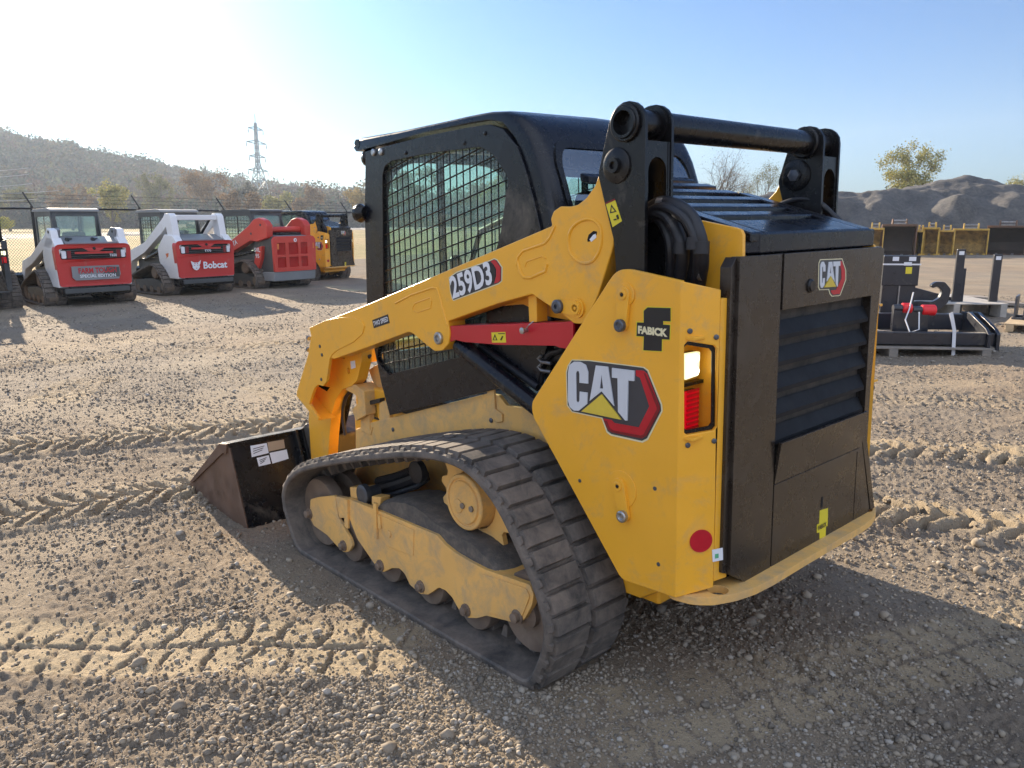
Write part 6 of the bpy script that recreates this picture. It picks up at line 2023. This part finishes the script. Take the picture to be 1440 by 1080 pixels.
# steeper cone on top
def cone(px, depth, h, r):
    q = at(px, 300, depth); d = np.hypot(X - q.x, Y - q.y); return np.clip(1 - d / r, 0, 1) * h
hgt = hgt + cone(1352, 57, .62, 2.6) + cone(1385, 57, .5, 3) + cone(1300, 58, .5, 3.5)
for k in range(14):
    rr = random.Random(k); uu = rr.uniform(0, Lh); q = p0 + ux * uu + vx * rr.uniform(1, 4)
    d = np.hypot(X - q.x, Y - q.y); hgt = hgt + np.clip(1 - d / 1.8, 0, 1) * rr.uniform(.2, .7) * (slope < 1)
hgt = hgt + (.30 * np.abs(fbm(X, Y, 2.2, 4, 14)) + .10 * fbm(X, Y, .5, 3, 15)) * sstep(0, .6, hgt)
Z = h_base(X, Y) - .05 + hgt
me = bpy.data.meshes.new('gravel_heap'); me.vertices.add(nu_ * nv2); me.vertices.foreach_set('co', np.stack([X, Y, Z], -1).ravel())
ix = np.arange(nu_ * nv2).reshape(nu_, nv2); q = np.stack([ix[:-1, :-1], ix[1:, :-1], ix[1:, 1:], ix[:-1, 1:]], -1).reshape(-1, 4)
me.loops.add(len(q) * 4); me.polygons.add(len(q)); me.loops.foreach_set('vertex_index', q.ravel()); me.polygons.foreach_set('loop_start', np.arange(len(q)) * 4)
me.update(calc_edges=True); me.materials.append(m); me.shade_smooth()
o = bpy.data.objects.new('gravel_heap', me); COL.objects.link(o); tag(o, 'long dark grey gravel heap with a small cone on its crest', 'gravel heap')
if q is not None:
    n_ = me.polygons[1000].normal.z
    if n_ < 0: me.flip_normals()

M['bkt_yellow'] = mat('weathered_yellow_steel', (.62, .38, .06), .55, 0, (.12, .08, .05), .35, 3, .15, 2, scratch=.4)
M['bkt_brown'] = mat('rusty_bucket_steel', (.16, .085, .05), .65, .1, (.07, .045, .03), .4, 3, .2, 2, scratch=.3)
M['bkt_in_y'] = mat('worn_yellow_inside', (.62, .40, .11), .6, .1, (.10, .08, .06), .5, 2.5, .2, 2, scratch=.4)
M['bkt_in_b'] = mat('dark_rust_inside', (.055, .04, .035), .7, .2, (.10, .07, .05), .3, 2.5, .2, 2)
cam_az = atan2((RC_W @ Vector((0, 0, -1))).y, (RC_W @ Vector((0, 0, -1))).x)


def big_bucket(px0, px1, ytop, om, im, label, teeth=6, depth=36.9, cut=0):
    pc = at((px0 + px1) / 2, 356, depth); W = (px1 - px0) / FOC * depth * .97; H = (357 - ytop) / FOC * depth
    az = atan2(pc.y - CAM_W.y, pc.x - CAM_W.x)
    r = thing('excavator_bucket', label, 'bucket', (pc.x, pc.y, float(h_base(pc.x, pc.y)) - .02), az + random.uniform(-.13, .13), 'digging buckets lined up before the gravel heap')
    # local: x away from the camera, y left, z up; the mouth faces the camera
    prof = [(0, 0), (.05, H * .95), (.12, H), (.35, H * .98), (.75, H * .75), (.95, H * .42), (.85, H * .12), (.55, 0)]
    inner = [(p[0] * .93 + .0, H * .5 + (p[1] - H * .5) * .92) for p in prof]
    b = MB(); b.use(om)
    for s in (-1, 1): b.prism([(prof[0][0] - .04, 0), (-.06, H * .35), (.02, H * .96)] + prof[2:], s * W / 2, s * (W / 2 - .05))
    o_ = b.build('bucket_side', None, r, bevel=.01)
    b = MB(); b.use(om)
    op = prof[1:] + [(0, 0)]; ip = [(p[0] - .03 if p[0] > .2 else p[0], H * .5 + (p[1] - H * .5) * .94) for p in op]
    b.prism(op + ip[::-1], -W / 2 + .05, W / 2 - .05)
    b.use(om).box(-.02, .10, -W / 2, W / 2, H * .93, H)
    b.build('bucket_wrap', None, r, bevel=.008)
    b = MB(); b.use(im); ii = [(p[0] - .035 if p[0] > .2 else p[0] + .01, H * .5 + (p[1] - H * .5) * .92) for p in op]
    i2 = [(p[0] - .008, p[1]) for p in ii]
    b.prism(ii + i2[::-1], -W / 2 + .052, W / 2 - .052); b.build('bucket_lining', None, r, smooth=40)
    for s in (-1, 1):
        b = MB(); b.use(om); y = s * W * .20
        b.prism(rounded([(.08, H * .97), (.12, H + .12), (.20, H + .24), (.34, H + .24), (.5, H + .08), (.55, H * .9)], .04, 2), y - .03, y + .03)
        b.build('lifting_ear', None, r, bevel=.005)
    b = MB(); b.use('steel').cyl((.25, -W * .2, H + .15), (.25, W * .2, H + .15), .045, 12); b.box(.1, .4, -W * .17, W * .17, H, H + .05); b.build('pin', None, r)
    for k in range(teeth):
        b = MB(); b.use('steel' if k % 2 else om); y = -W / 2 + W * (k + .5) / teeth
        b.prism([(.05, .0), (.05, .10), (-.12, .05), (-.16, .02), (-.12, 0)], y - .05, y + .05); b.build('tooth', None, r, bevel=.005)
    return r


bk = [(1216, 1240, 318, 'bkt_yellow', 'bkt_in_y', 'yellow digging bucket at the left end of the line, half behind the rear door', 2), (1239, 1285, 313, 'bkt_brown', 'bkt_in_b', 'large rusty brown bucket, left one of the two brown ones', 4),
      (1285, 1296, 322, 'bkt_yellow', 'bkt_in_b', 'narrow yellow bucket right beside the left brown bucket', 2), (1296, 1317, 318, 'bkt_yellow', 'bkt_in_y', 'yellow bucket between the narrow one and the middle one', 3), (1317, 1339, 322, 'bkt_yellow', 'bkt_in_y', 'yellow bucket just left of the widest yellow bucket', 3),
      (1339, 1385, 320, 'bkt_yellow', 'bkt_in_y', 'widest yellow bucket, next to the right brown bucket', 6), (1387, 1437, 316, 'bkt_brown', 'bkt_in_b', 'big dark brown bucket at the right end of the line', 5)]
for i, q in enumerate(bk): big_bucket(*q, depth=36.9 - (.15 if i in (1, 6) else 0))

# pallets with attachments
M['wood'] = mat('weathered_pallet_wood', (.30, .25, .20), .85, 0, (.16, .15, .14), .5, 9, .2, 6, bump=.3)
M['pale_wood'] = mat('bleached_pallet_wood', (.42, .39, .35), .85, 0, (.22, .2, .18), .3, 9, .15, 6, bump=.3)
M['new_wood'] = mat('fresh_pallet_wood', (.50, .37, .22), .8, 0, (.28, .22, .15), .3, 9, .15, 6, bump=.3)
M['att_black'] = mat('attachment_black_paint', (.012, .014, .022), .32, 0, DUST, .05, 4, .2, 3, coat=.3)
M['strap'] = mat('white_strap', (.70, .70, .72), .6)
M['capred'] = mat('red_plastic_cap', (.70, .015, .02), .35)


def pallet(label, origin, rz, Lx, Wy, woodm, H=.13, n=7, group='wooden pallets at the right'):
    r = thing('pallet', label, 'pallet', origin, rz, group)
    for i in range(n):
        b = MB(); w_ = Wy / n; y = -Wy / 2 + w_ * i; b.use(woodm).box(0, Lx, y + .008, y + w_ - .012, H - .02, H); b.build('deck_board', None, r, bevel=.003)
    for x in (0.02, Lx / 2 - .05, Lx - .12):
        b = MB(); b.use(woodm).box(x, x + .1, -Wy / 2, Wy / 2, .015, H - .021); b.build('stringer', None, r, bevel=.003)
    return r


def wz(p, dz=0): return (p.x, p.y, float(h_base(p.x, p.y)) + dz)


# front pallet: local x runs to the right in the photo
pr = ground_hit(1396, 502); pl = ground_hit(1230, 502); dx_ = (pr - pl).normalized(); rz = atan2(dx_.y, dx_.x)
org = pl - dx_ * .9; rz0 = rz
Lx = (pr - pl).length + .9
fw = Matrix.Translation(wz(org)) @ Matrix.Rotation(rz, 4, 'Z')
back = .55      # pallets extend away from the camera: local +y or -y
test = (fw @ Vector((0, 1, 0)) - CAM_W).length > (fw @ Vector((0, -1, 0)) - CAM_W).length
sg = 1 if test else -1
def loc(x, y, z=0): return fw @ Vector((x, sg * y, z))
pallet('grey pallet under the black frame with red caps, nearest to the loader', tuple(loc(0, .50)), rz, Lx, 1.0, 'wood')


def frame_thing(name, label, cat, x, y, z, group=None):
    t = thing(name, label, cat, tuple(loc(x, y, z)), rz, group); return t


S_ = sg
at_ = frame_thing('grapple_frame', 'long black attachment frame with two red capped motors strapped on the front pallet', 'attachment', .0, 0.10, .13)
b = MB(); b.use('att_black')
X1 = Lx + .05
b.box(.0, X1, 0, S_ * .10, .02, .17); b.build('front_beam', None, at_, bevel=.01)
b = MB(); b.use('att_black').box(.0, X1 - .10, S_ * .62, S_ * .74, .12, .32); b.build('rear_beam', None, at_, bevel=.01)
b = MB(); b.use('att_black').box(.0, X1 - .05, S_ * .10, S_ * .62, .04, .06); b.build('skid_plate', None, at_, bevel=.005)
for k, x in enumerate((X1, X1 - .10)):
    b = MB(); b.use('att_black').prism([(0, 0), (S_ * .72, .05), (S_ * .72, .34), (S_ * .5, .36), (S_ * .05, .22), (-S_ * .04, .16), (-S_ * .04, -.03)], x, x + .04, 'x'); b.build('end_plate', None, at_, bevel=.006)
b = MB(); b.use('att_black')
for x in (.95, 1.5): b.box(x, x + .06, S_ * .1, S_ * .62, .06, .14)
b.build('cross_rib', None, at_, bevel=.005)
for xx, w_ in ((1.30, .11), (1.53, .16)):
    m_ = MB(); m_.use('att_black').lathe((xx - .10, S_ * .30, .40 if w_ > .12 else .42), (1, 0, 0), [(0, .045), (.10, .05), (.10, .03)], 16)
    mo = m_.build('motor', None, at_)
    b = MB(); b.use('capred').lathe((xx, S_ * .30, .40 if w_ > .12 else .42), (1, 0, 0), [(0, .058), (.01, .066), (w_ - .01, .066), (w_, .06)], 20); b.build('red_cap', None, mo)
b = MB(); b.use('att_black').box(1.2, 1.62, S_ * .26, S_ * .34, .12, .40); b.build('motor_bracket', None, at_, bevel=.01)
t1 = MB(); t1.use('strap')
t1.prism([(1.72, .40), (1.78, .20), (1.80, -.10), (1.84, -.10), (1.82, .20), (1.76, .42)], S_ * -.02, S_ * -.015)
tag(t1.build('tie_strap', None, None), 'white strap hanging over the front beam right of the red caps', 'strap', 'white tie straps on the attachments')
bpy.data.objects['tie_strap'].matrix_world = Matrix.Translation(loc(0, .10, .13)) @ Matrix.Rotation(rz, 4, 'Z')
t1 = MB(); t1.use('strap'); t1.tube([(1.40, S_ * .25, .62), (1.36, S_ * .22, .42), (1.30, S_ * .15, .30), (1.33, S_ * .05, .16), (1.42, S_ * .03, .20), (1.43, S_ * .10, .40)], .008, 6)
o_ = t1.build('tie_strap', None, None); tag(o_, 'white cord looped round the left red cap', 'strap', 'white tie straps on the attachments')
o_.matrix_world = Matrix.Translation(loc(0, .10, .13)) @ Matrix.Rotation(rz, 4, 'Z')

# tall black housing (two joined channels) standing on a pallet behind
pallet('grey pallet under the tall black housing', tuple(loc(.5, 1.75)), rz, 1.5, 1.1, 'wood')
hb = frame_thing('hydraulic_breaker', 'tall black box shaped housing with white and yellow stickers, standing on a pallet', 'attachment', 1.46, 1.55, .13)
b = MB(); b.use('att_black').box(0, .21, 0, S_ * .16, 0, .98); b.box(.22, .43, 0, S_ * .16, 0, .98); b.box(.0, .43, S_ * .02, S_ * .14, .96, 1.0)
b.box(-.02, .45, -S_ * .02, 0, .60, 1.0)
bd = b.build('housing', None, hb, bevel=.01)
for m_, q in (('white_dec', (.09, .17, .93, .985)), ('white_dec', (.30, .39, .93, .985)), ('white_dec', (.24, .34, .87, .915)), ('yel_dec', (.27, .35, .76, .85))):
    b = MB(); b.use(m_).box(q[0], q[1], -S_ * .021, -S_ * .024, q[2], q[3]); b.build('sticker', None, hb, smooth=0)
b = MB(); b.use('strap').box(-.03, .46, -S_ * .022, -S_ * .026, .875, .895); b.use('steel').box(.205, .222, -S_ * .01, -S_ * .02, .0, .60); b.build('banding', None, hb, smooth=0)
b = MB(); b.use('steel').tube([(-.10, 0, .0), (-.12, 0, .5), (-.03, 0, .55)], .012, 6); b.use('capred').lathe((-.12, 0, .2), (1, 0, 0), [(0, .02), (.05, .02)], 10); b.build('side_pipe', None, hb)

hk = frame_thing('ripper_tooth', 'curved black steel hook lying beside the tall black housing', 'attachment', 1.74, 1.62, .36)
b = MB(); b.use('att_black')
hp_ = [(0, .14), (.25, .16), (.42, .15), (.50, .20), (.53, .30), (.46, .36), (.40, .33), (.37, .37), (.43, .42), (.55, .42), (.64, .32), (.62, .14), (.52, .04), (.30, .02), (0, .0)]
b.prism(rounded(hp_, .03, 3), 0, S_ * .07); b.build('hook_plate', None, hk, bevel=.008)

# low black blade block and planks on a wide pallet further back
pq = ground_hit(1412, 448); rz2 = rz + .06
pallet('wide pale pallet behind the black frame carrying a black blade', tuple(Vector(wz(pq)) - Vector((cos(rz2), sin(rz2), 0)) * 1.6 + Vector((-sin(rz2), cos(rz2), 0)) * sg * .85), rz2, 1.65, 1.7, 'pale_wood', H=.24, n=9)
pb_ = Vector(wz(pq, .24)) - Vector((cos(rz2), sin(rz2), 0)) * 1.75 + Vector((-sin(rz2), cos(rz2), 0)) * sg * .5
bl = thing('plow_blade', 'black wedge shaped blade lying on the wide pale pallet', 'attachment', tuple(pb_), rz2)
b = MB(); b.use('att_black').prism([(0, 0), (1.25, .0), (1.25, .02), (.35, .26), (0, .28)], 0, S_ * .30); b.build('blade_body', None, bl, bevel=.01)
b = MB(); b.use('att_black').box(-.2, .3, -S_ * .05, S_ * .2, .02, .34); b.build('mount', None, bl, bevel=.01)
for i, (px, py, L_, a_) in enumerate([(1330, 409, 1.3, .10), (1352, 404, 1.1, -.12), (1336, 403, 1.0, .25)]):
    g_ = at(px, py + 12, 14.6)
    b = MB(); b.use('wood').box(0, L_, 0, .5, 0, .05)
    o_ = b.build('board', None, None, bevel=.004); o_.matrix_world = Matrix.Translation((g_.x, g_.y, float(h_base(g_.x, g_.y)) + .03 + .07 * i)) @ Matrix.Rotation(rz + a_, 4, 'Z') @ Matrix.Rotation(.05, 4, 'Y')
    tag(o_, ['lowest of the three loose boards behind the wide pallet', 'middle one of the three loose boards behind the wide pallet', 'topmost loose board behind the wide pallet'][i], 'board', 'loose boards at the right')
# upright fork tines
for px, yt, lab in ((1344, 350, 'left upright black fork tine with a white tag'), (1396, 357, 'right upright black fork tine with a white tag')):
    q = at(px, 420, 13.2); z0 = float(h_base(q.x, q.y)); zt = at(px, yt, 13.2).z
    t = thing('fork_tine', lab, 'fork tine', (q.x, q.y, z0), rz, 'upright fork tines')
    b = MB(); b.use('att_black').box(-.065, .065, -.025, .025, 0, zt - z0); b.box(-.065, .065, -.025 * S_, .55 * S_, 0, .04)
    if px < 1380: b.box(.07, .12, 0, S_ * .05, 0, (zt - z0) * .72)
    b.build('blade', None, t, bevel=.006)
    b = MB(); b.use('white_dec').box(-.04, .04, -S_ * .027, -S_ * .030, zt - z0 - .09, zt - z0 - .03); b.build('tag', None, t, smooth=0)
# raw wood pallet and steel grate at the right edge
q = ground_hit(1416, 462)
pl2 = pallet('fresh light wooden pallet at the right edge of the photo', (q.x, q.y, float(h_base(q.x, q.y))), rz - .55, 1.3, 1.0, 'new_wood')
pl2.location = tuple(Vector(pl2.location) + Vector((0, 0, 0)))
gr_ = thing('steel_grate', 'dark steel grate leaning on the fresh pallet', 'grate', (q.x, q.y, float(h_base(q.x, q.y)) + .13), rz - .55, None)
for i in range(7):
    b = MB(); b.use('dark_steel').box(.05 + i * .12, .075 + i * .12, .1, .5, .0, .34); b.build('bar', None, gr_)
b = MB(); b.use('dark_steel').box(.03, .85, .1, .14, .0, .03); b.box(.03, .85, .46, .5, .0, .03); b.build('rail', None, gr_)
# ---------------------------------------------------------------- camera, light, sky
cam = bpy.data.cameras.new('camera'); co = bpy.data.objects.new('camera', cam); COL.objects.link(co)
mw = RC_W.to_4x4(); mw.translation = CAM_W; co.matrix_world = mw
cam.sensor_width = 36; cam.lens = FOC / 1440 * 36; cam.clip_end = 6000; cam.clip_start = .05
scene.camera = co
SUN_AZ, SUN_EL = radians(-8.5), radians(18)
sd = Vector((cos(SUN_EL) * cos(SUN_AZ), cos(SUN_EL) * sin(SUN_AZ), sin(SUN_EL)))
sl = bpy.data.lights.new('sun', 'SUN'); sl.energy = 5.0; sl.angle = radians(.5); sl.color = (1.0, .83, .62)
so = bpy.data.objects.new('sun', sl); COL.objects.link(so)
so.rotation_euler = (-sd).to_track_quat('-Z', 'Y').to_euler(); so.location = (0, 0, 30)
w = bpy.data.worlds.new('World'); scene.world = w; w.use_nodes = True
nt = w.node_tree
SKY_FILL = 4.4
sky = nt.nodes.new('ShaderNodeTexSky'); sky.sky_type = 'NISHITA'; sky.sun_disc = False
sky.sun_elevation = SUN_EL; sky.sun_rotation = pi / 2 - SUN_AZ
sky.altitude = 100; sky.air_density = 1.0; sky.dust_density = 1.3; sky.ozone_density = 3.0
bg = nt.nodes['Background']; bg.inputs[1].default_value = SKY_STR = .085
gm = nt.nodes.new('ShaderNodeGamma'); gm.inputs[1].default_value = .95
nt.links.new(sky.outputs[0], gm.inputs[0]); tn = nt.nodes.new('ShaderNodeMix'); tn.data_type = 'RGBA'; tn.blend_type = 'MULTIPLY'; tn.inputs[0].default_value = 1; tn.inputs[7].default_value = (.285, .465, .70, 1)
nt.links.new(gm.outputs[0], tn.inputs[6])
# added fill: unseen sky behind the camera brightened to light the shaded sides
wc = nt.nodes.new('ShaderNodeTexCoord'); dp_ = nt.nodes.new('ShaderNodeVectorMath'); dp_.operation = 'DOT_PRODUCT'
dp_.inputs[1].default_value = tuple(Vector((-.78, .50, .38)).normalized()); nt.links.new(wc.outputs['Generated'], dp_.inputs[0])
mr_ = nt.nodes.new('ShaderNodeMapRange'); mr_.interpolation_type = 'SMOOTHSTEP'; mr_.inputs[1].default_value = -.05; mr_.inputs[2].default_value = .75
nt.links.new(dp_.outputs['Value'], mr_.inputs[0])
sky_fill = nt.nodes.new('ShaderNodeMix'); sky_fill.data_type = 'RGBA'; nt.links.new(mr_.outputs[0], sky_fill.inputs[0])
nt.links.new(tn.outputs[2], sky_fill.inputs[6]); sky_fill.inputs[7].default_value = (SKY_FILL * .87, SKY_FILL * 1.0, SKY_FILL * 1.28, 1)
nt.links.new(sky_fill.outputs[2], bg.inputs[0])
vs_ = scene.view_settings; vs_.view_transform = 'Standard'; vs_.look = 'None'; vs_.gamma = 1; vs_.use_curve_mapping = False
vs_.exposure = 1.6
scene.cycles.max_bounces = 8; scene.cycles.transparent_max_bounces = 16
scene.cycles.use_denoising = True
scene.render.film_transparent = False

# air: one even box of haze round the whole place
hz_ = MB(); hz_.box(-400, 1100, -900, 700, -14, 95)
ho = hz_.build('haze', 'void', None, smooth=0); ho['kind'] = 'stuff'; tag(ho, 'pale autumn haze filling the air over the whole place', 'haze')
hm = bpy.data.materials.new('haze_air'); hm.use_nodes = True; hn = hm.node_tree
for n in list(hn.nodes): hn.nodes.remove(n)
o1 = hn.nodes.new('ShaderNodeOutputMaterial'); pv = hn.nodes.new('ShaderNodeVolumePrincipled')
pv.inputs['Color'].default_value = (.72, .85, 1, 1); pv.inputs['Density'].default_value = .0005; pv.inputs['Anisotropy'].default_value = .1
hn.links.new(pv.outputs[0], o1.inputs['Volume']); ho.data.materials.clear(); ho.data.materials.append(hm)
